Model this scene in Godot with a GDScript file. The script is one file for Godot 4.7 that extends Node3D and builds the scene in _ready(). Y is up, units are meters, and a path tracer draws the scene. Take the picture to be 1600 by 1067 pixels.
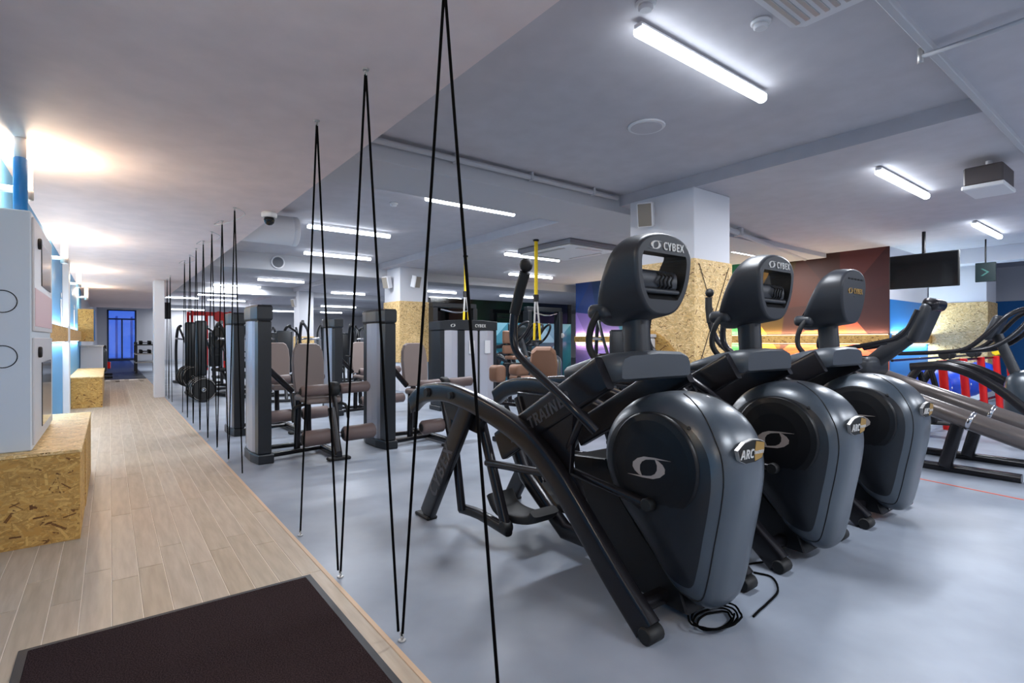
extends Node3D
# World: x to the right across the corridor, y up, z = -D where D runs down the corridor away from the camera. Metres.

var S: SurfaceTool
var used := {}
var rng := RandomNumberGenerator.new()
var M := {}

func _ready() -> void:
	# camera
	var cam := Camera3D.new()
	cam.name = "camera"
	cam.fov = 65.9
	cam.near = 0.05
	cam.far = 200.0
	add_child(cam)
	cam.position = Vector3(0, 1.2, 0)
	cam.rotation = Vector3(deg_to_rad(-0.24), deg_to_rad(-37.34), 0)
	cam.current = true
	# flat blue background stands in for the blue-lit lobby beyond the glazed door
	var we := WorldEnvironment.new()
	we.name = "world_environment"
	var e := Environment.new()
	e.background_mode = Environment.BG_COLOR
	e.background_color = Color(0.22, 0.38, 0.80)
	e.background_energy_multiplier = 1.0
	e.tonemap_mode = Environment.TONE_MAPPER_LINEAR
	e.tonemap_exposure = 1.5
	e.sdfgi_enabled = true
	e.ssao_enabled = true
	e.ssil_enabled = true
	we.environment = e
	add_child(we)
	make_materials()
	build_ceiling_things()
	build_room()
	build_corridor()
	build_cords()
	build_arc_trainers()
	build_weight_area()
	build_cardio()

# ---------------------------------------------------------------- mesh helpers
func beg(smooth := true) -> void:
	S = SurfaceTool.new()
	S.begin(Mesh.PRIMITIVE_TRIANGLES)
	sm(smooth)

func sm(smooth: bool) -> void:
	S.set_smooth_group(0 if smooth else 4294967295)

func T(a: Vector3, b: Vector3, c: Vector3, o: Vector3) -> void:
	# o is a point on the inside; front faces run clockwise
	if (b - a).cross(c - a).dot((a + b + c) / 3.0 - o) > 0.0:
		S.add_vertex(a); S.add_vertex(c); S.add_vertex(b)
	else:
		S.add_vertex(a); S.add_vertex(b); S.add_vertex(c)

func Q(a: Vector3, b: Vector3, c: Vector3, d: Vector3, o: Vector3) -> void:
	T(a, b, c, o); T(a, c, d, o)

func numbered(n: String) -> String:
	if not used.has(n):
		used[n] = 0
		return n
	used[n] += 1
	return "%s_%03d" % [n, used[n]]

func fin(called: String, mat: Material, parent: Node = null) -> MeshInstance3D:
	S.generate_normals()
	var mi := MeshInstance3D.new()
	mi.mesh = S.commit()
	mi.material_override = null
	mi.mesh.surface_set_material(0, mat)
	return put(mi, called, parent)

func put(mi: MeshInstance3D, called: String, parent: Node = null) -> MeshInstance3D:
	if parent == null:
		mi.name = numbered(called)
		add_child(mi)
	else:
		mi.name = called
		parent.add_child(mi, true)
	return mi

func tag(o: Node, label: String, category: String, group := "", kind := "") -> Node:
	if label != "": o.set_meta("label", label)
	if category != "": o.set_meta("category", category)
	if group != "": o.set_meta("group", group)
	if kind != "": o.set_meta("kind", kind)
	return o

func thing(called: String, label: String, category: String, at := Vector3.ZERO, turn := 0.0, group := "") -> Node3D:
	var o := Node3D.new()
	o.name = numbered(called)
	add_child(o)
	o.position = at
	o.rotation.y = turn
	tag(o, label, category, group)
	return o

func dup(src: Node3D, at: Vector3, turn: float, label: String, base: String) -> Node3D:
	var r := src.duplicate() as Node3D
	r.name = numbered(base)
	add_child(r)
	r.position = at
	r.rotation.y = turn
	r.set_meta("label", label)
	return r

func struct(o: Node) -> Node:
	o.set_meta("kind", "structure")
	return o

func w(x: float, y: float, d: float) -> Vector3:
	return Vector3(x, y, -d)

func cbox(lo: Vector3, hi: Vector3, ch := 0.004, xf := Transform3D.IDENTITY) -> void:
	# box with chamfered edges
	sm(false)
	var a := Vector3(minf(lo.x, hi.x), minf(lo.y, hi.y), minf(lo.z, hi.z))
	var b := Vector3(maxf(lo.x, hi.x), maxf(lo.y, hi.y), maxf(lo.z, hi.z))
	var c := (a + b) / 2.0
	var h := (b - a) / 2.0
	var k := minf(ch, minf(h.x, minf(h.y, h.z)) * 0.9)
	var o := xf * c
	var v := func(sx: float, sy: float, sz: float, ax: int) -> Vector3:
		var p := Vector3(sx * h.x, sy * h.y, sz * h.z)
		var s := Vector3(sx, sy, sz)
		for i in 3:
			if i != ax: p[i] -= s[i] * k
		return xf * (c + p)
	var sg := [-1.0, 1.0]
	for s in sg:
		Q(v.call(s, -1, -1, 0), v.call(s, 1, -1, 0), v.call(s, 1, 1, 0), v.call(s, -1, 1, 0), o)
		Q(v.call(-1, s, -1, 1), v.call(1, s, -1, 1), v.call(1, s, 1, 1), v.call(-1, s, 1, 1), o)
		Q(v.call(-1, -1, s, 2), v.call(1, -1, s, 2), v.call(1, 1, s, 2), v.call(-1, 1, s, 2), o)
		if k <= 0.0: continue
		for t in sg:
			Q(v.call(s, t, -1, 0), v.call(s, t, 1, 0), v.call(s, t, 1, 1), v.call(s, t, -1, 1), o)
			Q(v.call(s, -1, t, 0), v.call(s, 1, t, 0), v.call(s, 1, t, 2), v.call(s, -1, t, 2), o)
			Q(v.call(-1, s, t, 1), v.call(1, s, t, 1), v.call(1, s, t, 2), v.call(-1, s, t, 2), o)
			for u in sg:
				T(v.call(s, t, u, 0), v.call(s, t, u, 1), v.call(s, t, u, 2), o)
	sm(true)

func pill(c: Vector3, size: Vector3, r: float, xf := Transform3D.IDENTITY, n := 3) -> void:
	# rounded box, smooth
	var h := size / 2.0
	r = minf(r, minf(h.x, minf(h.y, h.z)) * 0.999)
	var th := []
	for i in n + 1: th.append([i * 0.5 * PI / n, 1.0])
	for i in n + 1: th.append([0.5 * PI + i * 0.5 * PI / n, -1.0])
	var ph := []
	for q in 4:
		for i in n + 1: ph.append([q * 0.5 * PI + i * 0.5 * PI / n, q])
	var rows := []
	for t in th:
		var row := []
		for p in ph:
			var q: int = p[1]
			var sx := 1.0 if q == 0 or q == 3 else -1.0
			var sz := 1.0 if q < 2 else -1.0
			var nn := Vector3(sin(t[0]) * cos(p[0]), cos(t[0]), sin(t[0]) * sin(p[0]))
			row.append(xf * (c + nn * r + Vector3(sx * (h.x - r), t[1] * (h.y - r), sz * (h.z - r))))
		rows.append(row)
	var o := xf * c
	for i in rows.size() - 1:
		for j in ph.size():
			var k := (j + 1) % ph.size()
			Q(rows[i][j], rows[i][k], rows[i + 1][k], rows[i + 1][j], o)

func ring_of(c: Vector3, u: Vector3, v: Vector3, a: float, b: float, sides: int, sq: float) -> Array:
	var out := []
	for i in sides:
		var t := TAU * (i + 0.5) / sides
		var x := cos(t)
		var y := sin(t)
		var e := 2.0 / sq
		out.append(c + u * a * signf(x) * pow(absf(x), e) + v * b * signf(y) * pow(absf(y), e))
	return out

func sweep(pts: Array, a: float, b: float, side := Vector3.ZERO, sides := 10, sq := 2.0, taper := [], caps := true) -> void:
	# tube with half width a along the side direction and half height b across it
	var n := pts.size()
	var rings := []
	var u := side
	for i in n:
		var t: Vector3 = (pts[mini(i + 1, n - 1)] - pts[maxi(i - 1, 0)]).normalized()
		if side == Vector3.ZERO:
			if i == 0:
				u = t.cross(Vector3.UP if absf(t.y) < 0.9 else Vector3.RIGHT).normalized()
			else:
				u = (u - t * u.dot(t)).normalized()
		else:
			u = (side - t * side.dot(t)).normalized()
		var k: float = taper[i] if i < taper.size() else 1.0
		rings.append(ring_of(pts[i], u, t.cross(u).normalized(), a * k, b * k, sides, sq))
	for i in n - 1:
		var o: Vector3 = (pts[i] + pts[i + 1]) / 2.0
		for j in sides:
			var k := (j + 1) % sides
			Q(rings[i][j], rings[i][k], rings[i + 1][k], rings[i + 1][j], o)
	if caps:
		sm(false)
		for e in [[0, 1], [n - 1, n - 2]]:
			var i: int = e[0]
			for j in sides:
				T(pts[i], rings[i][j], rings[i][(j + 1) % sides], pts[e[1]])
		sm(true)

func tube(pts: Array, r: float, sides := 8, caps := true) -> void:
	sweep(pts, r, r, Vector3.ZERO, sides, 2.0, [], caps)

func curve(pts: Array, n := 5) -> Array:
	# Catmull-Rom through the points
	var out := []
	for i in pts.size() - 1:
		var p0 = pts[maxi(i - 1, 0)]
		var p1 = pts[i]
		var p2 = pts[i + 1]
		var p3 = pts[mini(i + 2, pts.size() - 1)]
		for k in n:
			out.append(p1.cubic_interpolate(p2, p0, p3, float(k) / n))
	out.append(pts[-1])
	return out

func closed_curve(pts: Array, n := 4) -> Array:
	var out := []
	var m := pts.size()
	for i in m:
		for k in n:
			out.append(pts[i].cubic_interpolate(pts[(i + 1) % m], pts[(i - 1 + m) % m], pts[(i + 2) % m], float(k) / n))
	return out

func lathe(profile: Array, xf := Transform3D.IDENTITY, sides := 20) -> void:
	# profile of (radius, height) about the y axis
	var mid := Vector2.ZERO
	for p in profile: mid += p
	mid /= profile.size()
	for i in profile.size() - 1:
		var p: Vector2 = profile[i]
		var q: Vector2 = profile[i + 1]
		sm(absf(p.x - q.x) < absf(p.y - q.y) * 3.0)
		for j in sides:
			var a := TAU * j / sides
			var b := TAU * (j + 1) / sides
			var da := Vector3(cos(a), 0, sin(a))
			var db := Vector3(cos(b), 0, sin(b))
			var o := xf * ((da + db) * 0.5 * mid.x + Vector3.UP * mid.y)
			var pa := xf * (da * p.x + Vector3.UP * p.y)
			var pb := xf * (db * p.x + Vector3.UP * p.y)
			var qa := xf * (da * q.x + Vector3.UP * q.y)
			var qb := xf * (db * q.x + Vector3.UP * q.y)
			if p.x < 1e-6: T(pa, qa, qb, o)
			elif q.x < 1e-6: T(pa, pb, qa, o)
			else: Q(pa, pb, qb, qa, o)
	sm(true)

func rod(a: Vector3, b: Vector3, r: float, sides := 14, bev := 0.15) -> void:
	# straight cylinder with rounded rims
	var d := b - a
	var y := d.normalized()
	var x := y.cross(Vector3.UP if absf(y.y) < 0.9 else Vector3.RIGHT).normalized()
	var l := d.length()
	var k := minf(r * bev, l * 0.3)
	lathe([Vector2(0, 0), Vector2(r - k, 0), Vector2(r, k), Vector2(r, l - k), Vector2(r - k, l), Vector2(0, l)], Transform3D(Basis(x, y, x.cross(y)), a), sides)

func prism(poly: Array, xf: Transform3D, depth: float, bev := 0.0) -> void:
	# polygon in the xy plane of xf, from z = -depth/2 to depth/2
	sm(false)
	var p := PackedVector2Array(poly)
	if Geometry2D.is_polygon_clockwise(p): p.reverse()
	var n := p.size()
	var inn := PackedVector2Array()
	var outw := []
	for i in n:
		var e := (p[(i + 1) % n] - p[i]).normalized()
		outw.append(Vector2(e.y, -e.x))
	for i in n:
		var m: Vector2 = outw[i] + outw[(i - 1 + n) % n]
		inn.append(p[i] - m / maxf(m.length_squared(), 0.3) * 2.0 * bev * 0.5)
	var tr := Geometry2D.triangulate_polygon(p)
	var hd := depth / 2.0
	for s in [-1.0, 1.0]:
		for i in range(0, tr.size(), 3):
			var a := inn[tr[i]]
			var b := inn[tr[i + 1]]
			var c := inn[tr[i + 2]]
			T(xf * Vector3(a.x, a.y, s * hd), xf * Vector3(b.x, b.y, s * hd), xf * Vector3(c.x, c.y, s * hd), xf * Vector3((a.x + b.x + c.x) / 3, (a.y + b.y + c.y) / 3, 0))
	for i in n:
		var j := (i + 1) % n
		var m2: Vector2 = (p[i] + p[j]) / 2.0 - outw[i] * 0.01
		var o := xf * Vector3(m2.x, m2.y, 0)
		var z := hd - bev
		Q(xf * Vector3(p[i].x, p[i].y, -z), xf * Vector3(p[j].x, p[j].y, -z), xf * Vector3(p[j].x, p[j].y, z), xf * Vector3(p[i].x, p[i].y, z), o)
		if bev > 0.0:
			for s in [-1.0, 1.0]:
				Q(xf * Vector3(p[i].x, p[i].y, s * z), xf * Vector3(p[j].x, p[j].y, s * z), xf * Vector3(inn[j].x, inn[j].y, s * hd), xf * Vector3(inn[i].x, inn[i].y, s * hd), o)
	sm(true)

func basis_side() -> Basis:
	# polygon x runs towards +z of the scene, y up: the plane of things seen from the side
	return Basis(Vector3(0, 0, 1), Vector3(0, 1, 0), Vector3(-1, 0, 0))

func lettering(text: String, size: float, mat: Material, parent: Node, xf: Transform3D, weight := 700, depth := 0.003, called := "lettering") -> MeshInstance3D:
	var f := SystemFont.new()
	f.font_names = PackedStringArray(["Droid Sans"])
	f.font_weight = weight
	var t := TextMesh.new()
	t.text = text
	t.font = f
	t.font_size = 32
	t.pixel_size = size / 32.0
	t.depth = depth
	t.material = mat
	var mi := MeshInstance3D.new()
	mi.mesh = t
	put(mi, called, parent)
	mi.transform = xf
	return mi

# ---------------------------------------------------------------- materials
func mat(col: Color, rough := 0.6, metal := 0.0, spec := 0.5) -> StandardMaterial3D:
	var m := StandardMaterial3D.new()
	m.albedo_color = col
	m.roughness = rough
	m.metallic = metal
	m.metallic_specular = spec
	return m

func glow(col: Color, e: float) -> StandardMaterial3D:
	var m := mat(col, 0.5)
	m.emission_enabled = true
	m.emission = col
	m.emission_energy_multiplier = e
	return m

func noise_tex(seed_: int, freq: float, c0: Color, c1: Color, oct := 4, size := 512, normal := false, bump := 4.0) -> NoiseTexture2D:
	var n := FastNoiseLite.new()
	n.seed = seed_
	n.noise_type = FastNoiseLite.TYPE_SIMPLEX_SMOOTH
	n.frequency = freq
	n.fractal_octaves = oct
	var t := NoiseTexture2D.new()
	t.noise = n
	t.width = size
	t.height = size
	t.seamless = true
	if normal:
		t.as_normal_map = true
		t.bump_strength = bump
	else:
		var g := Gradient.new()
		g.set_color(0, c0)
		g.set_color(1, c1)
		t.color_ramp = g
	return t

func tri(m: StandardMaterial3D, scale: Vector3, world := true) -> StandardMaterial3D:
	m.uv1_triplanar = true
	m.uv1_world_triplanar = world
	m.uv1_scale = scale
	m.uv1_triplanar_sharpness = 8.0
	return m

func osb_texture() -> ImageTexture:
	# strand board: thousands of short flat wood strands laid in random directions
	var n := 768
	var im := Image.create(n, n, false, Image.FORMAT_RGB8)
	im.fill(Color(0.86, 0.72, 0.46))
	rng.seed = 77
	for i in 3400:
		var cx := rng.randi_range(0, n - 1)
		var cy := rng.randi_range(0, n - 1)
		var l := rng.randi_range(14, 62)
		var wd := rng.randi_range(3, 11)
		var a := rng.randfn(0.0, 0.75)
		var tone := rng.randf_range(-0.12, 0.13)
		var col := Color(0.87 + tone * 0.9, 0.755 + tone, 0.53 + tone)
		if rng.randf() < 0.045: col = Color(0.46, 0.31, 0.14)
		var dx := cos(a)
		var dy := sin(a)
		for s in range(-l / 2, l / 2):
			for t in range(-wd / 2, wd / 2 + 1):
				var x := int(cx + dx * s - dy * t)
				var y := int(cy + dy * s + dx * t)
				var edge := 0.82 if t == -wd / 2 else 1.0
				var g := edge * (1.0 + 0.05 * sin(t * 2.1 + i))
				im.set_pixel(posmod(x, n), posmod(y, n), Color(col.r * g, col.g * g, col.b * g))
	return ImageTexture.create_from_image(im)

func make_materials() -> void:
	M.white = mat(Color(0.86, 0.86, 0.87), 0.6)
	M.ceil = tri(mat(Color(0.77, 0.76, 0.78), 0.85), Vector3.ONE * 0.5)
	M.ceil.albedo_texture = noise_tex(3, 0.012, Color(0.95, 0.95, 0.95), Color(1, 1, 1))
	M.soffit = tri(mat(Color(0.945, 0.865, 0.845), 0.85), Vector3.ONE * 0.5)
	M.soffit.albedo_texture = noise_tex(4, 0.012, Color(0.95, 0.95, 0.95), Color(1, 1, 1))
	M.beam = mat(Color(0.74, 0.74, 0.755), 0.8)
	M.wall = mat(Color(0.83, 0.83, 0.85), 0.8)
	M.blue = mat(Color(0.36, 0.64, 0.84), 0.55)
	M.deep = mat(Color(0.04, 0.40, 0.66), 0.6)
	M.pipe_blue = mat(Color(0.08, 0.45, 0.72), 0.4)
	var ot := osb_texture()
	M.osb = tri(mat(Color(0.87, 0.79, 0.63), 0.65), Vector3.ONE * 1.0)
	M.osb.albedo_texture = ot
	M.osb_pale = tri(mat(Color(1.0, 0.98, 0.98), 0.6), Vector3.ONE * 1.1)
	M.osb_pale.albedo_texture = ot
	M.rubber = tri(mat(Color(0.615, 0.645, 0.695), 0.5, 0.0, 0.4), Vector3(0.33, 0.33, 0.33))
	M.rubber.albedo_texture = noise_tex(8, 0.006, Color(0.80, 0.81, 0.82), Color(1, 1, 1), 5)
	M.rubber.roughness_texture = noise_tex(9, 0.01, Color(0.72, 0.72, 0.72), Color(1, 1, 1), 3, 256)
	M.planks = []
	var grain := noise_tex(12, 0.02, Color(0.88, 0.865, 0.85), Color(1, 1, 1), 5)
	var tones := [Color(0.75, 0.685, 0.605), Color(0.735, 0.675, 0.595), Color(0.76, 0.70, 0.625), Color(0.725, 0.66, 0.575), Color(0.745, 0.685, 0.61)]
	for i in 5:
		var m := tri(mat(tones[i], 0.45, 0.0, 0.4), Vector3(2.2, 2.2, 0.22))
		m.albedo_texture = grain
		m.uv1_offset = Vector3(i * 0.37, 0, i * 0.21)
		M.planks.append(m)
	M.grout = mat(Color(0.93, 0.88, 0.82), 0.8)
	M.carpet = tri(mat(Color(0.30, 0.24, 0.245), 0.95, 0.0, 0.15), Vector3(3, 3, 3))
	M.carpet.albedo_texture = noise_tex(21, 0.09, Color(0.45, 0.45, 0.45), Color(1, 1, 1), 3)
	M.carpet.normal_enabled = true
	M.carpet.normal_texture = noise_tex(22, 0.16, Color.BLACK, Color.WHITE, 2, 512, true, 8.0)
	M.mat_edge = mat(Color(0.13, 0.13, 0.15), 0.5)
	M.frame = mat(Color(0.115, 0.11, 0.125), 0.27, 0.3)
	M.frame_far = mat(Color(0.10, 0.11, 0.13), 0.4, 0.2)
	M.plastic = mat(Color(0.165, 0.175, 0.195), 0.42, 0.0, 0.5)
	M.hood = mat(Color(0.255, 0.275, 0.30), 0.42, 0.0, 0.5)
	M.shroud = mat(Color(0.22, 0.26, 0.30), 0.32, 0.2, 0.6)
	M.shroud.clearcoat_enabled = true
	M.shroud.clearcoat = 0.45
	M.shroud.clearcoat_roughness = 0.35
	M.disc = mat(Color(0.05, 0.055, 0.07), 0.4, 0.0, 0.4)
	M.panel_shade = mat(Color(0.085, 0.10, 0.125), 0.38, 0.1, 0.5)  # dark tone carries the shade on the shroud flank
	M.hole = mat(Color(0.02, 0.02, 0.022), 0.7)
	M.rubber_black = mat(Color(0.045, 0.045, 0.05), 0.6)
	M.chrome = mat(Color(0.78, 0.78, 0.80), 0.18, 1.0)
	M.silver = mat(Color(0.72, 0.71, 0.70), 0.35, 0.6)
	M.logo = mat(Color(0.66, 0.62, 0.60), 0.35, 0.3)
	M.letter = mat(Color(0.80, 0.79, 0.77), 0.4)
	M.letter_dim = mat(Color(0.23, 0.225, 0.245), 0.4)
	M.gold = mat(Color(0.66, 0.50, 0.18), 0.35, 0.4)
	M.taupe = mat(Color(0.52, 0.465, 0.445), 0.5, 0.0, 0.4)
	M.roller = mat(Color(0.42, 0.36, 0.35), 0.5, 0.0, 0.4)
	M.brown = mat(Color(0.55, 0.41, 0.33), 0.5, 0.0, 0.4)
	M.tower = mat(Color(0.72, 0.73, 0.77), 0.3, 0.25)
	M.tower_dark = mat(Color(0.115, 0.13, 0.15), 0.35, 0.1)
	M.tube_grey = mat(Color(0.40, 0.37, 0.36), 0.3, 0.4)
	M.red = mat(Color(0.80, 0.07, 0.05), 0.4)
	M.yellow = mat(Color(0.92, 0.78, 0.04), 0.5)
	M.ball = mat(Color(0.13, 0.30, 0.78), 0.35)
	M.cord = mat(Color(0.015, 0.015, 0.018), 0.9, 0.0, 0.2)
	M.screen = mat(Color(0.012, 0.016, 0.02), 0.08, 0.0, 0.6)
	M.mirror = mat(Color(0.93, 0.92, 0.90), 0.05, 1.0)
	M.lamp = glow(Color(0.93, 0.965, 1.0), 7.0)
	M.warm = glow(Color(1.0, 0.91, 0.78), 4.0)
	M.warm_led = glow(Color(1.0, 0.88, 0.70), 2.6)
	M.led = glow(Color(0.9, 0.95, 1.0), 2.4)
	M.glass = mat(Color(0.75, 0.85, 1.0, 0.12), 0.03)
	M.glass.transparency = BaseMaterial3D.TRANSPARENCY_ALPHA
	M.orange = mat(Color(0.90, 0.33, 0.12), 0.6)
	M.paper = mat(Color(0.85, 0.72, 0.74), 0.5)

# ---------------------------------------------------------------- lamps
var lamp_energy := 5.0

func strip_light(x0: float, x1: float, d: float, y: float, label: String, power := 1.0) -> void:
	var l := x1 - x0
	var t := thing("ceiling_light", label, "ceiling light", w((x0 + x1) / 2.0, y, d), 0.0, "linear ceiling lights")
	beg()
	cbox(Vector3(-l / 2, 0.0, -0.028), Vector3(l / 2, 0.028, 0.028), 0.004)
	fin("housing", M.white, t)
	beg()
	sweep([Vector3(-l / 2 + 0.006, -0.012, 0), Vector3(l / 2 - 0.006, -0.012, 0)], 0.034, 0.034, Vector3(0, 0, 1), 14, 2.6)
	fin("diffuser", M.lamp, t)
	for s in [-1.0, 1.0]:
		beg()
		tube([Vector3(s * l * 0.4, 0.02, 0), Vector3(s * l * 0.4, 0.3, 0)], 0.0025, 5)
		fin("hanging_wire", M.silver, t)
	var a := AreaLight3D.new()
	a.name = "light"
	a.area_size = Vector2(l, 0.066)
	a.light_energy = lamp_energy * power
	a.light_color = Color(0.95, 0.97, 1.0)
	a.shadow_enabled = true
	a.position = Vector3(0, -0.055, 0)
	a.rotation.x = -PI / 2
	a.set("area_range", 40.0)
	t.add_child(a)

func led_light(x: float, y: float, d0: float, d1: float, up: bool, e: float, col: Color, parent: Node) -> void:
	var a := AreaLight3D.new()
	a.name = "light"
	a.area_size = Vector2(0.03, absf(d1 - d0))
	a.light_energy = e
	a.light_color = col
	a.shadow_enabled = true
	a.position = w(x, y, (d0 + d1) / 2.0)
	a.rotation.x = PI / 2 if up else -PI / 2
	parent.add_child(a)

# ---------------------------------------------------------------- the room
func box_struct(called: String, m: Material, lo: Vector3, hi: Vector3, ch := 0.0) -> MeshInstance3D:
	beg(false)
	cbox(lo, hi, ch)
	var o := fin(called, m)
	struct(o)
	return o

func rings(c: Vector3, r: float, th: float) -> void:
	var pts := []
	for i in 33: pts.append(c + Vector3(cos(TAU * i / 32.0) * r, sin(TAU * i / 32.0) * r, 0))
	tube(pts, th, 5, false)

func build_room() -> void:
	# floors
	box_struct("floor", M.rubber, w(0.885, -0.2, -5.0), w(24.2, 0.0, 37.2))
	var wf := Node3D.new()
	wf.name = numbered("floor")
	add_child(wf)
	struct(wf)
	beg(false)
	cbox(w(-0.72, -0.2, -5.0), w(0.885, -0.002, 19.6))
	fin("floor_bed", M.grout, wf)
	rng.seed = 5
	var pw := 0.1105
	var meshes := []
	for k in 5:
		beg(false)
		cbox(Vector3(-pw / 2 + 0.0012, -0.012, -0.598), Vector3(pw / 2 - 0.0012, 0.0, 0.598), 0.0015)
		S.generate_normals()
		var am := S.commit()
		am.surface_set_material(0, M.planks[k])
		meshes.append(am)
	for i in 13:
		var off := rng.randf_range(0.0, 1.2)
		for j in 17:
			var d0 := 0.1 + off - 1.2 + j * 1.2
			if d0 > 19.0: continue
			var mi := MeshInstance3D.new()
			mi.mesh = meshes[rng.randi_range(0, 4)]
			put(mi, "plank", wf)
			mi.position = w(-0.58 + 0.03 + (i + 0.5) * pw, 0.0, minf(d0 + 0.6, 19.0))
	box_struct("floor", M.frame_far, w(-0.72, -0.2, 19.6), w(0.885, -0.001, 37.2))
	beg(false)
	cbox(w(0.868, -0.05, -5.0), w(0.89, 0.003, 19.6), 0.002)
	struct(fin("trim_1", mat(Color(0.78, 0.66, 0.54), 0.5)))
	# ceiling
	box_struct("ceiling", M.ceil, w(-0.75, 3.0, -5.2), w(24.4, 3.2, 37.4))
	box_struct("ceiling", M.soffit, w(-0.72, 2.42, -5.0), w(1.29, 3.0, 25.5))
	box_struct("ceiling", M.ceil, w(5.1, 2.87, 0.925), w(24.2, 3.0, 37.2))
	box_struct("ceiling", M.ceil, w(1.29, 2.84, -5.0), w(24.2, 3.0, 0.925))
	box_struct("trim_2", M.beam, w(2.4, 2.80, 0.905), w(16.5, 2.86, 0.945), 0.004)
	box_struct("ceiling", M.beam, w(1.29, 2.79, 4.45), w(11.1, 3.0, 5.3), 0.004)
	box_struct("ceiling", M.beam, w(1.29, 2.66, 11.9), w(24.0, 3.0, 12.7), 0.004)
	box_struct("ceiling", M.beam, w(1.29, 2.70, 19.3), w(24.0, 3.0, 20.1), 0.004)
	box_struct("ceiling", M.beam, w(1.29, 2.70, 27.2), w(24.0, 3.0, 28.0), 0.004)
	box_struct("ceiling", M.wall, w(12.6, 2.60, -5.0), w(13.0, 2.87, 3.4), 0.004)
	# walls
	box_struct("wall_left", M.blue, w(-0.80, 0.0, -5.0), w(-0.58, 3.0, 17.2))
	box_struct("wall_left", M.wall, w(-0.80, 0.0, 17.2), w(-0.58, 3.0, 37.2))
	box_struct("wall_rear", M.wall, w(-0.8, 0.0, -5.2), w(24.4, 3.0, -5.0))
	box_struct("wall_far", M.wall, w(-0.8, 0.0, 37.0), w(-0.14, 3.0, 37.2))
	box_struct("wall_far", M.wall, w(1.2, 0.0, 37.0), w(24.4, 3.0, 37.2))
	box_struct("wall_far", M.wall, w(-0.14, 2.86, 37.0), w(1.2, 3.0, 37.2))
	box_struct("wall_right", M.wall, w(24.2, 0.0, 11.4), w(24.4, 3.0, 37.2))
	box_struct("wall_right", M.wall, w(16.5, 0.0, -5.0), w(16.7, 3.0, 3.4))
	box_struct("wall_right", M.deep, w(16.47, 0.0, -5.0), w(16.505, 2.08, 3.4))
	box_struct("wall_right", M.wall, w(11.12, 0.0, 3.42), w(24.3, 3.0, 11.4))
	box_struct("wall_right", M.deep, w(11.12, 0.0, 3.40), w(16.5, 1.92, 3.43))
	# glazed door at the far end of the corridor, blue light outside
	var win := Node3D.new()
	win.name = "window_1"
	add_child(win)
	struct(win)
	var alu := mat(Color(0.16, 0.22, 0.34), 0.4, 0.3)
	for b in [[-0.14, 0.0, -0.06, 2.86], [1.12, 0.0, 1.2, 2.86], [-0.06, 2.3, 1.12, 2.38], [-0.06, 2.8, 1.12, 2.86], [-0.06, 0.0, 1.12, 0.12], [0.50, 0.12, 0.57, 2.3]]:
		beg(false)
		cbox(w(b[0], b[1], 37.0), w(b[2], b[3], 37.1), 0.005)
		fin("window_frame", alu, win)
	for b in [[-0.06, 2.38, 1.12, 2.8], [-0.06, 0.12, 0.50, 2.3], [0.57, 0.12, 1.12, 2.3]]:
		beg(false)
		cbox(w(b[0], b[1], 37.04), w(b[2], b[3], 37.05), 0.0)
		fin("pane", M.glass, win)
	for k in 3:
		beg(false)
		cbox(w(-0.5 + k * 0.75, 0.0, 39.5 + k * 0.4), w(-0.38 + k * 0.75, 2.6, 39.6 + k * 0.4), 0.01)
		struct(fin("trim_" + str(10 + k), mat(Color(0.5, 0.62, 0.85), 0.5)))
	box_struct("floor", mat(Color(0.35, 0.42, 0.6), 0.3), w(-4.0, -0.2, 37.2), w(5.0, -0.01, 44.0))
	# partition fin beside the walkway
	box_struct("wall_partition", M.wall, w(0.72, 0.0, 13.05), w(0.90, 2.42, 13.45), 0.004)
	# white jamb dividing the blue wall
	box_struct("trim_3", M.white, w(-0.58, 0.0, 10.55), w(-0.50, 2.42, 10.85), 0.006)
	# columns: white, with strand board cladding round the middle
	for c in [[5.07, 3.37, 0.72, 0.89], [5.3, 11.2, 0.72, 0.85], [5.2, 19.0, 0.5, 0.6], [5.2, 27.0, 0.5, 0.6]]:
		box_struct("wall_column", M.wall, w(c[0], 0.0, c[1]), w(c[0] + c[2], 2.87, c[1] + c[3]), 0.008)
		var cl := Node3D.new()
		cl.name = numbered("trim_4")
		add_child(cl)
		struct(cl)
		for f in [[c[0] - 0.018, c[1] - 0.018, c[0], c[1] + c[3] + 0.018], [c[0] + c[2], c[1] - 0.018, c[0] + c[2] + 0.018, c[1] + c[3] + 0.018], [c[0], c[1] - 0.018, c[0] + c[2], c[1]], [c[0], c[1] + c[3], c[0] + c[2], c[1] + c[3] + 0.018]]:
			beg(false)
			cbox(w(f[0], 0.665, f[1]), w(f[2], 2.085 if c[1] < 15.0 else 1.30, f[3]), 0.002)
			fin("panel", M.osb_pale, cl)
	box_struct("wall_column", M.wall, w(13.3, 0.0, 2.5), w(14.05, 2.87, 3.4), 0.008)
	var c4 := Node3D.new()
	c4.name = "trim_5"
	add_child(c4)
	struct(c4)
	beg(false); cbox(w(13.28, 0.4, 2.48), w(13.3, 1.92, 3.4), 0.002); fin("panel", M.osb_pale, c4)
	beg(false); cbox(w(13.3, 0.4, 2.48), w(14.07, 1.92, 2.5), 0.002); fin("panel", M.osb_pale, c4)
	# crossed cables fixed on the near column's cladding
	var xc := thing("cross_brace", "pair of thin crossed cables on the strand board of the near column", "cable")
	for s in [0, 1]:
		beg()
		tube([w(5.13, 2.03 if s == 0 else 0.9, 3.345), w(5.73, 0.9 if s == 0 else 2.03, 3.345 + 0.004 * s)], 0.004, 6)
		fin("cable", M.frame, xc)
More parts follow.
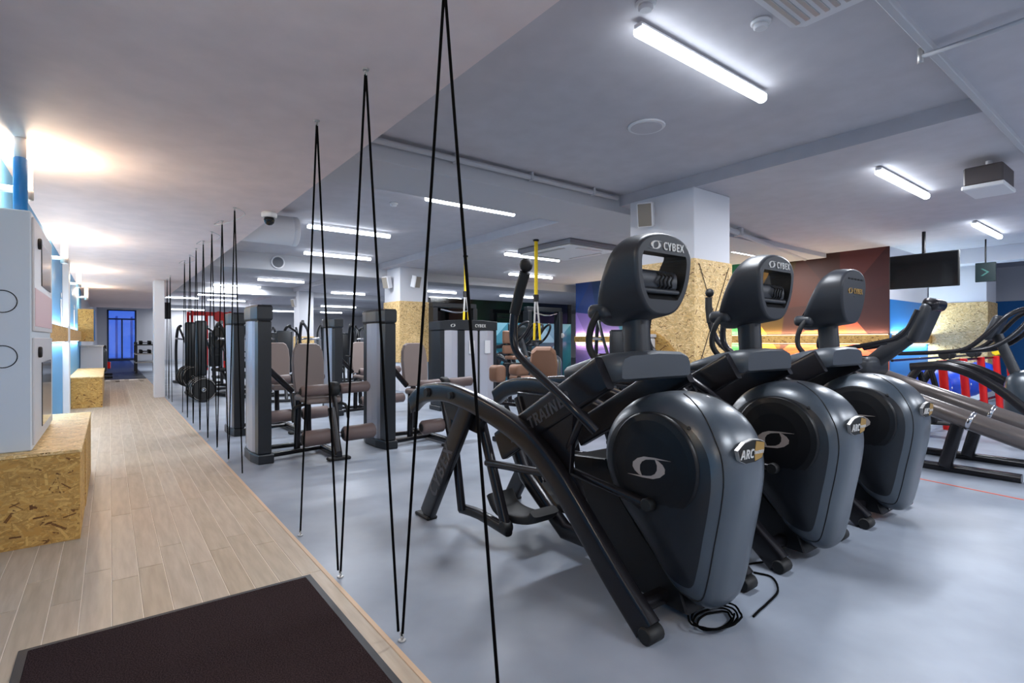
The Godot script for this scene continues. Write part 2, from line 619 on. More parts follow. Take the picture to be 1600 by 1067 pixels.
	# round darker board on the corridor side of the near column
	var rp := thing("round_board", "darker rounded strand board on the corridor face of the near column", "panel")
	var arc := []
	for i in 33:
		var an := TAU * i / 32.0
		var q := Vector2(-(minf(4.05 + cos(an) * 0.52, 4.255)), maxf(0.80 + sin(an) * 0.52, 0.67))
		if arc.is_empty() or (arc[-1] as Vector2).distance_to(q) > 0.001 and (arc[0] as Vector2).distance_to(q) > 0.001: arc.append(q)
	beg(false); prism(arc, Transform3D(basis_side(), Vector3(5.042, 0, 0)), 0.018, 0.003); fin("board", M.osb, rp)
	build_painted_wall()
	build_partition()

func build_painted_wall() -> void:
	# faceted mural painted on the right hand wall, from purple far away to red near by
	sm(false)
	beg(false)
	rng.seed = 31
	var nx := 9
	var ny := 3
	var p := []
	for i in nx + 1:
		var row := []
		for j in ny + 1:
			var d := 3.4 + (11.4 - 3.4) * i / nx
			var y := 2.92 * j / ny
			if i > 0 and i < nx: d += rng.randf_range(-0.3, 0.3)
			if j > 0 and j < ny: y += rng.randf_range(-0.28, 0.28)
			row.append(Vector2(d, y))
		p.append(row)
	var low := [Color(0.86, 0.42, 0.30), Color(0.88, 0.44, 0.22), Color(0.90, 0.68, 0.18), Color(0.45, 0.68, 0.35), Color(0.20, 0.60, 0.50), Color(0.20, 0.60, 0.65), Color(0.30, 0.55, 0.75), Color(0.56, 0.48, 0.80), Color(0.60, 0.50, 0.84)]
	var high := [Color(0.31, 0.13, 0.12), Color(0.33, 0.17, 0.11), Color(0.42, 0.30, 0.10), Color(0.10, 0.40, 0.26), Color(0.08, 0.40, 0.36), Color(0.10, 0.42, 0.30), Color(0.08, 0.40, 0.42), Color(0.10, 0.28, 0.50), Color(0.10, 0.25, 0.52)]
	for i in nx:
		for j in ny:
			for h in 2:
				var t: Array = [p[i][j], p[i + 1][j], p[i + 1][j + 1]] if (h == 0) != ((i + j) % 2 == 0) else [p[i][j + 1], p[i + 1][j + 1], p[i][j]]
				if (i + j) % 2 == 0: t = [p[i][j], p[i + 1][j], p[i][j + 1]] if h == 0 else [p[i + 1][j], p[i + 1][j + 1], p[i][j + 1]]
				else: t = [p[i][j], p[i + 1][j], p[i + 1][j + 1]] if h == 0 else [p[i][j], p[i + 1][j + 1], p[i][j + 1]]
				var m: Vector2 = (t[0] + t[1] + t[2]) / 3.0
				var k: float = clampf((m.y - (1.0 if i < 7 else 1.8)) / 0.7 + rng.randf_range(-0.18, 0.18), 0.0, 1.0)
				var c: Color = (low[i] as Color).lerp(high[i], k) * rng.randf_range(0.72, 1.2)
				c.a = 1.0
				S.set_color(c.srgb_to_linear())
				T(w(11.10, t[0].y, t[0].x), w(11.10, t[1].y, t[1].x), w(11.10, t[2].y, t[2].x), w(11.5, m.y, m.x))
	var vm := mat(Color.WHITE, 0.6)
	vm.vertex_color_use_as_albedo = true
	struct(fin("wall_right", vm))
	# strand board band with light above and below it
	var b := thing("wall_shelf", "long strand board band with glowing edges along the painted wall", "shelf")
	beg(false); cbox(w(11.03, 1.12, 3.4), w(11.095, 1.28, 11.4), 0.003); fin("board", M.osb, b)
	for y in [[1.282, 1.292, true], [1.108, 1.118, false]]:
		beg(false); cbox(w(11.07, y[0], 3.42), w(11.095, y[1], 11.38), 0.0)
		fin("led_strip", M.warm_led, b)
		led_light(11.06, y[1] + 0.012 if y[2] else y[0] - 0.012, 3.42, 11.38, y[2], 4.0, Color(1.0, 0.9, 0.75), b)
	var b2 := thing("wall_shelf", "short strand board band with glowing edges on the deep blue wall", "shelf")
	beg(false); cbox(w(11.2, 1.12, 3.33), w(13.27, 1.28, 3.4), 0.003); fin("board", M.osb, b2)
	for y in [[1.282, 1.292, true], [1.108, 1.118, false]]:
		beg(false); cbox(w(11.22, y[0], 3.37), w(13.25, y[1], 3.395), 0.0)
		fin("led_strip", M.led, b2)
	for y in [[1.3, true], [1.1, false]]:
		var a := AreaLight3D.new()
		a.name = "light"
		a.area_size = Vector2(2.0, 0.03)
		a.light_energy = 2.0
		a.light_color = Color(0.85, 0.95, 1.0)
		a.shadow_enabled = true
		a.position = w(12.2, y[0], 3.36)
		a.rotation.x = PI / 2 if y[1] else -PI / 2
		b2.add_child(a)

func build_partition() -> void:
	# low dividing wall with a dark faceted mural, black band along the top
	beg(false)
	cbox(w(6.3, 0.0, 11.6), w(11.1, 1.66, 11.72), 0.004)
	struct(fin("wall_divider", mat(Color(0.30, 0.44, 0.50), 0.5)))
	rng.seed = 90
	beg(false)
	var cols := [Color(0.10, 0.28, 0.34), Color(0.24, 0.45, 0.52), Color(0.42, 0.60, 0.66), Color(0.06, 0.10, 0.14), Color(0.55, 0.70, 0.75), Color(0.12, 0.35, 0.42)]
	for i in 8:
		var x0 := 6.32 + i * 0.596
		for j in 3:
			var y0 := j * 0.55
			for h in 2:
				var t := [Vector2(x0, y0), Vector2(x0 + 0.596, y0), Vector2(x0 + 0.596, y0 + 0.55)] if h == 0 else [Vector2(x0, y0), Vector2(x0 + 0.596, y0 + 0.55), Vector2(x0, y0 + 0.55)]
				if (i + j) % 2 == 0:
					t = [Vector2(x0, y0), Vector2(x0 + 0.596, y0), Vector2(x0, y0 + 0.55)] if h == 0 else [Vector2(x0 + 0.596, y0), Vector2(x0 + 0.596, y0 + 0.55), Vector2(x0, y0 + 0.55)]
				S.set_color((cols[rng.randi_range(0, 5)] as Color).srgb_to_linear())
				T(w(t[0].x, t[0].y, 11.595), w(t[1].x, t[1].y, 11.595), w(t[2].x, t[2].y, 11.595), w(x0, y0, 12.0))
	var vm := mat(Color.WHITE, 0.25)
	vm.vertex_color_use_as_albedo = true
	struct(fin("wall_divider", vm))
	box_struct("wall_divider", M.screen, w(6.3, 1.66, 11.58), w(11.1, 2.24, 11.72), 0.004)

# ---------------------------------------------------------------- corridor furniture
func build_corridor() -> void:
	# doormat
	var dm := thing("doormat", "dark brown carpet doormat with a black rubber rim on the plank floor", "doormat", w(0.262, 0, 1.9))
	beg(false)
	cbox(Vector3(-0.545, 0.001, -0.85), Vector3(0.545, 0.006, 1.2), 0.003)
	fin("rim", M.mat_edge, dm)
	beg(false)
	cbox(Vector3(-0.515, 0.002, -0.82), Vector3(0.515, 0.011, 1.18), 0.003)
	fin("pile", M.carpet, dm)
	# strand board benches
	var b := thing("storage_bench", "strand board bench box carrying the white cabinet", "bench")
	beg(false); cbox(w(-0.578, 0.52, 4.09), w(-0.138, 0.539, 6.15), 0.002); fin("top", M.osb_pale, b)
	beg(false); cbox(w(-0.575, 0.0, 4.095), w(-0.146, 0.52, 4.115), 0.002); fin("front_panel", M.osb, b)
	beg(false); cbox(w(-0.164, 0.0, 4.117), w(-0.146, 0.52, 4.86), 0.002); fin("side_panel", M.osb, b)
	beg(false); cbox(w(-0.164, 0.0, 4.865), w(-0.142, 0.52, 6.15), 0.002); fin("side_panel", M.osb, b)
	beg(false); cbox(w(-0.575, 0.0, 6.12), w(-0.166, 0.52, 6.14), 0.002); fin("rear_panel", M.osb, b)
	var b2 := thing("storage_bench", "strand board bench box past the white door jamb, pale top", "bench")
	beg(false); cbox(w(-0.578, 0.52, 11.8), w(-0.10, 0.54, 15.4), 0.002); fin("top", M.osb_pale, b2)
	beg(false); cbox(w(-0.54, 0.0, 11.81), w(-0.11, 0.52, 11.83), 0.002); fin("front_panel", M.osb, b2)
	beg(false); cbox(w(-0.13, 0.0, 11.832), w(-0.11, 0.52, 15.38), 0.002); fin("side_panel", M.osb, b2)
	beg(false); cbox(w(-0.54, 0.0, 15.36), w(-0.132, 0.52, 15.38), 0.002); fin("rear_panel", M.osb, b2)
	# white fire cabinet
	var c := thing("fire_cabinet", "tall white metal wall cabinet with round marks on its end and glazed doors", "cabinet", w(-0.37, 0.539, 4.2))
	beg(false); cbox(Vector3(-0.208, 0.0, -1.24), Vector3(0, 1.42, 0), 0.006); fin("body", mat(Color(0.80, 0.835, 0.87), 0.45), c)
	for y in [0.88, 0.56]:
		beg(); rings(Vector3(-0.125, y, 0.001), 0.064, 0.0028); fin("ring_mark", M.frame, c)
	for dr in [[0.71, 1.39], [0.03, 0.67]]:
		beg(false); cbox(Vector3(0.0, dr[0], -1.22), Vector3(0.012, dr[1], -0.03), 0.003)
		var door := fin("door", mat(Color(0.80, 0.80, 0.815), 0.4), c)
		var lo: float = dr[0] + (0.30 if dr[0] > 0.5 else 0.06)
		var hi: float = dr[1] - (0.10 if dr[0] > 0.5 else 0.16)
		beg(false); cbox(Vector3(0.009, lo, -1.06), Vector3(0.017, hi, -0.42), 0.002); fin("pane", M.screen, door)
		beg(); rod(Vector3(0.010, dr[1] - 0.09 if dr[0] < 0.5 else dr[1] - 0.13, -0.24), Vector3(0.03, dr[1] - 0.09 if dr[0] < 0.5 else dr[1] - 0.13, -0.24), 0.035); fin("latch", M.rubber_black, door)
		if dr[0] > 0.5:
			beg(false); cbox(Vector3(0.011, 0.74, -1.18), Vector3(0.015, 0.97, -0.06), 0.001); fin("notice", M.paper, door)
	# pipe and standing wall lamps
	var pp := thing("pipe", "blue upright pipe rising from the white cabinet to the soffit", "pipe")
	beg(); rod(w(-0.43, 1.961, 4.35), w(-0.43, 2.30, 4.35), 0.034); fin("shaft", M.pipe_blue, pp)
	beg(); rod(w(-0.43, 2.30, 4.35), w(-0.43, 2.42, 4.35), 0.03); fin("pipe_top", M.white, pp)  # top length of the pipe is white
	var lb := ["glowing upright tube lamp beside the blue pipe over the white cabinet", "second glowing tube lamp along the blue wall, past the white cabinet", "third glowing tube lamp along the blue wall, above the white jamb", "farthest glowing tube lamp along the blue wall, over the strand board locker", "added tube lamp on the blue wall beside the viewer, unseen, lighting the soffit", "added tube lamp on the blue wall behind the viewer, unseen, lighting the soffit"]
	for i in 6:
		var d: float = [4.62, 8.2, 11.85, 15.5, 0.95, -2.7][i]  # last two lamps are unseen, added to brighten the soffit
		var t := thing("wall_lamp", lb[i], "wall lamp", w(-0.43, 2.12, d), 0.0, "tube lamps on the blue wall")
		beg(false); cbox(Vector3(-0.15, 0.02, -0.02), Vector3(-0.03, 0.06, 0.02), 0.004); fin("bracket", M.white, t)
		beg(); rod(Vector3(0, -0.02, 0), Vector3(0, 0.05, 0), 0.038); fin("base", M.silver, t)
		beg(); rod(Vector3(0, 0.05, 0), Vector3(0, 0.25, 0), 0.034); fin("lamp_tube", M.warm, t)
		var o := OmniLight3D.new()
		o.name = "light"
		o.position = Vector3(0, 0.15, 0)
		o.light_color = Color(1.0, 0.90, 0.76)
		o.light_energy = 0.6
		o.light_size = 0.03
		o.omni_range = 30.0
		o.omni_attenuation = 2.0
		o.shadow_enabled = true
		t.add_child(o)
	# lit band on the blue wall
	var s := thing("wall_shelf", "strand board band with glowing edges along the pale blue corridor wall", "shelf")
	beg(false); cbox(w(-0.58, 1.17, 5.6), w(-0.515, 1.375, 15.3), 0.003); fin("board", M.osb, s)
	for y in [[1.376, 1.386, true], [1.16, 1.169, false]]:
		beg(false); cbox(w(-0.58, y[0], 5.62), w(-0.558, y[1], 15.28), 0.0); fin("led_strip", M.led, s)
		led_light(-0.545, y[1] + 0.01 if y[2] else y[0] - 0.01, 5.62, 15.28, y[2], 3.0, Color(0.88, 0.95, 1.0), s)
	# locker hung on the wall at the end of the blue stretch
	var k := thing("wall_locker", "strand board locker box hung on the blue wall under the farthest lamp", "cabinet", w(-0.44, 1.15, 15.45))
	beg(false); cbox(Vector3(-0.14, 0, -0.7), Vector3(0.14, 0.74, 0), 0.004); fin("body", M.osb, k)
	beg(false); cbox(Vector3(0.14, 0.02, -0.68), Vector3(0.156, 0.72, -0.02), 0.003); fin("door", M.deep, k)
	# white signs on the wall
	for i in 2:
		var d: float = [10.2, 13.7][i]
		var g := thing("wall_sign", ["white person pictogram on the blue wall before the jamb", "white person pictogram on the blue wall past the jamb"][i], "sign", w(-0.575, 1.55, d))
		beg(); rod(Vector3(0, 0.30, 0), Vector3(0.012, 0.30, 0), 0.04); fin("head", M.white, g)
		beg(false); prism([Vector2(-0.07, 0.24), Vector2(0.07, 0.24), Vector2(0.07, 0.10), Vector2(0.045, 0.0), Vector2(-0.045, 0.0), Vector2(-0.07, 0.10)], Transform3D(basis_side(), Vector3(0.006, 0, 0)), 0.012); fin("torso", M.white, g)
		beg(false); prism([Vector2(-0.045, 0.0), Vector2(0.045, 0.0), Vector2(0.035, -0.24), Vector2(-0.035, -0.24)], Transform3D(basis_side(), Vector3(0.006, 0, 0)), 0.012); fin("legs", M.white, g)
	# low white cupboard behind the second bench
	var lc := thing("low_cupboard", "low white cupboard past the farther bench", "cupboard", w(-0.57, 0, 16.2))
	beg(false); cbox(Vector3(0, 0, -1.5), Vector3(0.42, 1.02, 0), 0.01); fin("body", M.wall, lc)
	beg(false); cbox(Vector3(-0.0, 1.02, -1.52), Vector3(0.44, 1.05, 0.02), 0.004); fin("worktop", M.white, lc)

# ---------------------------------------------------------------- elastic cords
func hook(p: Vector3, down: bool, label: String) -> void:
	var t := thing("eye_hook", label, "hook", p, 0.0, "cord eye hooks")
	var s := -1.0 if down else 1.0
	beg(); rod(Vector3.ZERO, Vector3(0, s * 0.006, 0), 0.016, 12); fin("base_plate", M.silver, t)
	beg()
	var pts := []
	for i in 13: pts.append(Vector3(0, s * (0.022 + 0.013 * cos(TAU * i / 12.0)), 0.013 * sin(TAU * i / 12.0)))
	tube(pts, 0.003, 6, false)
	fin("eye", M.silver, t)

func cord_run(tops: Array, label: Array, far: bool) -> void:
	# tops and bottoms are depths along the corridor; each cord goes floor - ceiling - floor
	var sp := 0.338
	for i in tops.size():
		var d: float = tops[i]
		var t := thing("elastic_cord", label[i], "cord", w(0.92, 0, d), 0.0, "black elastic cords strung between floor and soffit")
		for s in [-1.0, 1.0]:
			beg()
			tube([Vector3(0, 0.024, -s * (sp - 0.004)), Vector3(0, 2.394, -s * 0.004)], 0.0055, 7)
			fin("strand", M.cord, t)
		var where := ["under the", "above the"]
		hook(w(0.92, 2.42, d), true, "soffit eye hook of the " + label[i].replace("black elastic ", ""))
		hook(w(0.92, 0.0, d + sp), false, "floor eye hook behind the " + label[i].replace("black elastic ", ""))

func build_cords() -> void:
	var names := ["black elastic cord at the head of the run, beside the doormat", "black elastic cord second in the run from the doormat", "black elastic cord third in the run, last before the walkway gap"]
	cord_run([1.59, 2.295, 3.0], names, false)
	var far := []
	var fl := []
	var ord := ["first", "second", "third", "fourth", "fifth", "sixth", "seventh"]
	for i in 7:
		far.append(5.44 + 0.69 * i)
		fl.append("black elastic cord %s past the walkway gap by the tall weight towers" % ord[i])
	cord_run(far, fl, true)
	cord_run([12.03, 12.71], ["black elastic cord close before the white partition fin", "black elastic cord right against the white partition fin"], true)

# ---------------------------------------------------------------- arc trainers
func L(x: float, y: float, d: float) -> Vector3:
	return Vector3(x, y, 1.3 - d)

func side_pts(x: float, arr: Array) -> Array:
	# arr of (D, y)
	var o := []
	for p in arr: o.append(L(x, p.y, p.x))
	return o

func to_side(arr: Array) -> Array:
	# (D, y) to the side plane polygon (z, y)
	var o := []
	for p in arr: o.append(Vector2(1.3 - p.x, p.y))
	return o

func swoosh(s: float) -> Array:
	# one arm of the round swirl mark; the other is the same turned half round
	var a := [Vector2(0.112, 0.046), Vector2(0.03, 0.047), Vector2(-0.025, 0.043), Vector2(-0.058, 0.031), Vector2(-0.082, 0.011), Vector2(-0.084, -0.008), Vector2(-0.072, -0.024), Vector2(-0.05, -0.037), Vector2(-0.034, -0.040), Vector2(-0.045, -0.017), Vector2(-0.044, 0.004), Vector2(-0.034, 0.020), Vector2(-0.014, 0.032), Vector2(0.012, 0.037), Vector2(0.05, 0.0410)]
	var o := []
	for p in a: o.append(p * s)
	return o

func logo_mark(s: float, xf: Transform3D, m: Material, parent: Node) -> void:
	for k in 2:
		beg(false)
		prism(swoosh(s), xf * Transform3D(Basis(Vector3(0, 0, 1), PI * k), Vector3.ZERO), 0.003)
		fin("logo_arm", m, parent)

func outline_shroud() -> Array:
	return closed_curve([Vector2(1.10, 0.66), Vector2(1.125, 0.79), Vector2(1.21, 0.895), Vector2(1.35, 0.955), Vector2(1.50, 0.96), Vector2(1.64, 0.91), Vector2(1.745, 0.81), Vector2(1.785, 0.68), Vector2(1.765, 0.56), Vector2(1.69, 0.44), Vector2(1.57, 0.32), Vector2(1.46, 0.205), Vector2(1.375, 0.115), Vector2(1.29, 0.075), Vector2(1.21, 0.085), Vector2(1.175, 0.19), Vector2(1.145, 0.35), Vector2(1.115, 0.51)], 4)

func shroud_point(p: Vector2, a: float, hw: float) -> Vector3:
	var n := 3.0
	var k := pow(maxf(0.0, 1.0 - pow(absf(a), n)), 1.0 / n)
	var c := Vector2(1.41, 0.60)
	var q := c + (p - c) * k
	return L(a * hw, q.y, q.x)

func build_shroud(t: Node3D) -> void:
	var o := outline_shroud()
	var hw := 0.235
	var m := o.size()
	var aa := []
	for i in 25:
		var u := -1.0 + 2.0 * i / 24.0
		aa.append(signf(u) * (1.0 - pow(1.0 - absf(u), 2.6)))
	beg()
	for i in 24:
		for j in m:
			var k := (j + 1) % m
			Q(shroud_point(o[j], aa[i], hw), shroud_point(o[k], aa[i], hw), shroud_point(o[k], aa[i + 1], hw), shroud_point(o[j], aa[i + 1], hw), L(0, 0.6, 1.41))
	var body := fin("flywheel_shroud", M.shroud, t)
	# seams of the front cover
	for s in [-1.0, 1.0]:
		var pts := []
		for j in range(-28, 14):
			var f := clampf((j - 4.0) / 9.0, 0.0, 1.0)
			pts.append(shroud_point(o[posmod(j, m)], s * (0.66 - 0.45 * f * f), hw * 1.001))
		beg(); tube(pts, 0.0028, 5); fin("seam", M.hole, body)
		# smaller screws
		beg(); rod(L(s * 0.185, 0.835, 1.27), L(s * 0.197, 0.842, 1.262), 0.008); fin("screw", M.rubber_black, body)
		# dark round side cover with its swirl mark
		beg()
		var xf := Transform3D(Basis(Vector3(0, 0, 1), Vector3(s, 0, 0), Vector3(0, 1, 0)), L(s * 0.205, 0.665, 1.425))
		lathe([Vector2(0, 0), Vector2(0.222, 0.0), Vector2(0.225, 0.012), Vector2(0.217, 0.022), Vector2(0.19, 0.029), Vector2(0.13, 0.036), Vector2(0.06, 0.039), Vector2(0, 0.0395)], xf, 44)
		var dc := fin("side_cover", M.disc, t)
		var b := Basis(Vector3(0, 0, -s), Vector3(0, 1, 0), Vector3(s, 0, 0)) if s > 0 else Basis(Vector3(0, 0, 1), Vector3(0, 1, 0), Vector3(-1, 0, 0))
		logo_mark(1.0, Transform3D(b, L(s * 0.2445, 0.655, 1.425)), M.logo, dc)
		# side panel on the shroud skin; its dark tone paints in the lower shade
		beg()
		var rows := []
		for i in 9:
			var a: float = 0.80 + 0.20 * (1.0 - pow(1.0 - i / 8.0, 2.4))
			var row := []
			for q in o:
				var v := shroud_point(q, s * minf(a, 0.99999), hw)
				row.append(v + Vector3(s * 0.0025, 0, 0))
			rows.append(row)
		for i in 8:
			for j in m:
				var k := (j + 1) % m
				Q(rows[i][j], rows[i][k], rows[i + 1][k], rows[i + 1][j], L(0, 0.6, 1.41))
		for j in m: T(L(s * (hw + 0.0025), 0.60, 1.41), rows[8][j], rows[8][(j + 1) % m], L(0, 0.6, 1.41))
		fin("side_panel", M.panel_shade, t)
	# badge on the front
	var bx := Transform3D(Basis(Vector3(1, 0, 0), 0.10) * Basis(Vector3(0, 0, 1), -0.03), L(-0.015, 0.75, 1.105)).scaled_local(Vector3(1.18, 1.18, 1.0))
	var lens := [Vector2(-0.088, 0.010), Vector2(-0.05, 0.034), Vector2(0.0, 0.042), Vector2(0.05, 0.038), Vector2(0.084, 0.028), Vector2(0.088, 0.0), Vector2(0.078, -0.030), Vector2(0.03, -0.040), Vector2(-0.03, -0.040), Vector2(-0.066, -0.028)]
	beg(false); prism(lens, bx, 0.016, 0.001)
	var bd := fin("badge", M.silver, t)
	var inn := []
	for p in lens: inn.append(p * 0.96)
	beg(false); prism(inn, bx * Transform3D(Basis(), Vector3(0, 0, 0.004)), 0.014, 0.001); fin("badge_face", M.hole, bd)
	beg(false); prism([Vector2(0.018, 0.036), Vector2(0.076, 0.027), Vector2(0.080, 0.0), Vector2(0.071, -0.026), Vector2(0.026, -0.034), Vector2(0.018, -0.01)], bx * Transform3D(Basis(), Vector3(0, 0, 0.006)), 0.013, 0.0); fin("badge_field", M.gold, bd)
	lettering("ARC", 0.044, M.letter, bd, bx * Transform3D(Basis(), Vector3(-0.030, -0.006, 0.013)), 800, 0.003)
	lettering("TRAINER", 0.0155, M.letter, bd, bx * Transform3D(Basis(), Vector3(0.044, -0.004, 0.0135)), 700, 0.002)

func console_outline() -> Array:
	return closed_curve([Vector2(0.0, 1.695), Vector2(0.09, 1.685), Vector2(0.165, 1.655), Vector2(0.205, 1.605), Vector2(0.208, 1.545), Vector2(0.196, 1.475), Vector2(0.168, 1.405), Vector2(0.115, 1.340), Vector2(0.05, 1.312), Vector2(-0.05, 1.312), Vector2(-0.115, 1.340), Vector2(-0.168, 1.405), Vector2(-0.196, 1.475), Vector2(-0.208, 1.545), Vector2(-0.205, 1.605), Vector2(-0.165, 1.655), Vector2(-0.09, 1.685)], 3)

func console_ring(o: Array, k: float, front: bool, push: float) -> Array:
	var out := []
	for p in o:
		var q := Vector2(p.x * k, 1.51 + (p.y - 1.51) * k)
		var h: float = (1.695 - q.y) / 0.385
		if front: out.append(L(q.x, q.y, 1.525 + 0.02 * h - push))
		else: out.append(L(q.x * (1.0 + 0.04 * h), q.y - 0.035 * h, 1.615 + 0.215 * h + push))
	return out

func build_console(t: Node3D, open: bool) -> void:
	var o := console_outline()
	var n := o.size()
	var rr := [console_ring(o, 0.93, true, 0.012), console_ring(o, 0.975, true, 0.008), console_ring(o, 1.0, true, -0.008), console_ring(o, 1.03, false, -0.03), console_ring(o, 1.03, false, 0.0), console_ring(o, 0.97, false, 0.014)]
	var mid := L(0, 1.5, 1.64)
	beg()
	for i in rr.size() - 1:
		for j in n:
			var k := (j + 1) % n
			Q(rr[i][j], rr[i][k], rr[i + 1][k], rr[i + 1][j], mid)
	sm(false)
	if not open:
		for j in n: T(L(0, 1.48, 1.75), rr[5][j], rr[5][(j + 1) % n], mid)
	# front plate, with the big opening left out on the open model
	var c := Vector2(-0.005, 1.50)
	var hole := []
	for p in o:
		var q2: Vector2 = (p as Vector2 - c) * 0.80
		q2.y = clampf(q2.y, -0.115, 0.098)
		hole.append(c + q2 * (1.0 if open else 0.02))
	var hf := []
	var hb := []
	for q in hole:
		var h: float = (1.695 - q.y) / 0.385
		hf.append(L(q.x, q.y, 1.525 + 0.02 * h - 0.012))
		var y2 := clampf(q.y, 1.508, 1.60) + 0.02
		hb.append(L(clampf(q.x * 1.22, -0.195, 0.195), y2, 1.615 + 0.215 * (1.695 - y2) / 0.385 + 0.010))
	for j in n:
		var k := (j + 1) % n
		Q(rr[0][j], rr[0][k], hf[k], hf[j], mid)
		if open: Q(rr[5][j], rr[5][k], hb[k], hb[j], mid)
	var head := fin("console", M.plastic, t)
	if open:
		beg(false)
		for j in n:
			var k := (j + 1) % n
			var outp: Vector3 = (hf[j] + hb[j]) / 2.0
			Q(hf[j], hf[k], hb[k], hb[j], outp + (outp - L(c.x, c.y, 1.57)) * 0.3)
		fin("recess", M.hole, head)
		# rounded cable housing below the open slot
		beg(); sweep([L(-0.155, 1.475, 1.58), L(0.115, 1.475, 1.58)], 0.05, 0.042, Vector3(0, 1, 0), 14, 3.0); fin("cable_housing", M.plastic, head)
		beg(); sweep([L(-0.145, 1.425, 1.55), L(0.12, 1.425, 1.55)], 0.012, 0.02, Vector3(0, 1, 0), 10, 4.0); fin("cable_tray", M.plastic, head)
		for i in 4:
			var x := -0.03 + i * 0.028
			beg(); tube(curve([L(x, 1.512, 1.545), L(x + 0.012, 1.495, 1.525), L(x - 0.008, 1.470, 1.522), L(x + 0.008, 1.448, 1.532), L(x + 0.004, 1.438, 1.55)], 4), 0.0055, 6); fin("cable", M.rubber_black, head)
		lettering("CYBEX", 0.052, M.letter, head, Transform3D(Basis(Vector3(1, 0, 0), -0.05), L(0.055, 1.632, 1.5145)), 800)
		logo_mark(0.42, Transform3D(Basis(Vector3(1, 0, 0), -0.05), L(-0.078, 1.632, 1.515)), M.letter, head)
	else:
		beg(false)
		for i in 5:
			cbox(L(-0.12 + i * 0.055, 1.618, 1.513), L(-0.085 + i * 0.055, 1.628, 1.52), 0.0)
			if i == 4: fin("vent_slot", M.hole, head)
			else:
				fin("vent_slot", M.hole, head)
				beg(false)
		lettering("CYBEX", 0.052, M.gold, head, Transform3D(Basis(Vector3(1, 0, 0), -0.05), L(0.055, 1.54, 1.5185)), 800)
		logo_mark(0.42, Transform3D(Basis(Vector3(1, 0, 0), -0.05), L(-0.078, 1.54, 1.519)), M.gold, head)
	beg(); pill(L(0, 1.335, 1.80), Vector3(0.36, 0.075, 0.13), 0.03); fin("console_tray", M.plastic, head)
	# screen side, facing the person who trains
	beg(false); cbox(Vector3(-0.13, -0.075, -0.006), Vector3(0.13, 0.075, 0.004), 0.003, Transform3D(Basis(Vector3(1, 0, 0), 0.50), L(0, 1.405, 1.797)))
	fin("screen", M.screen, head)

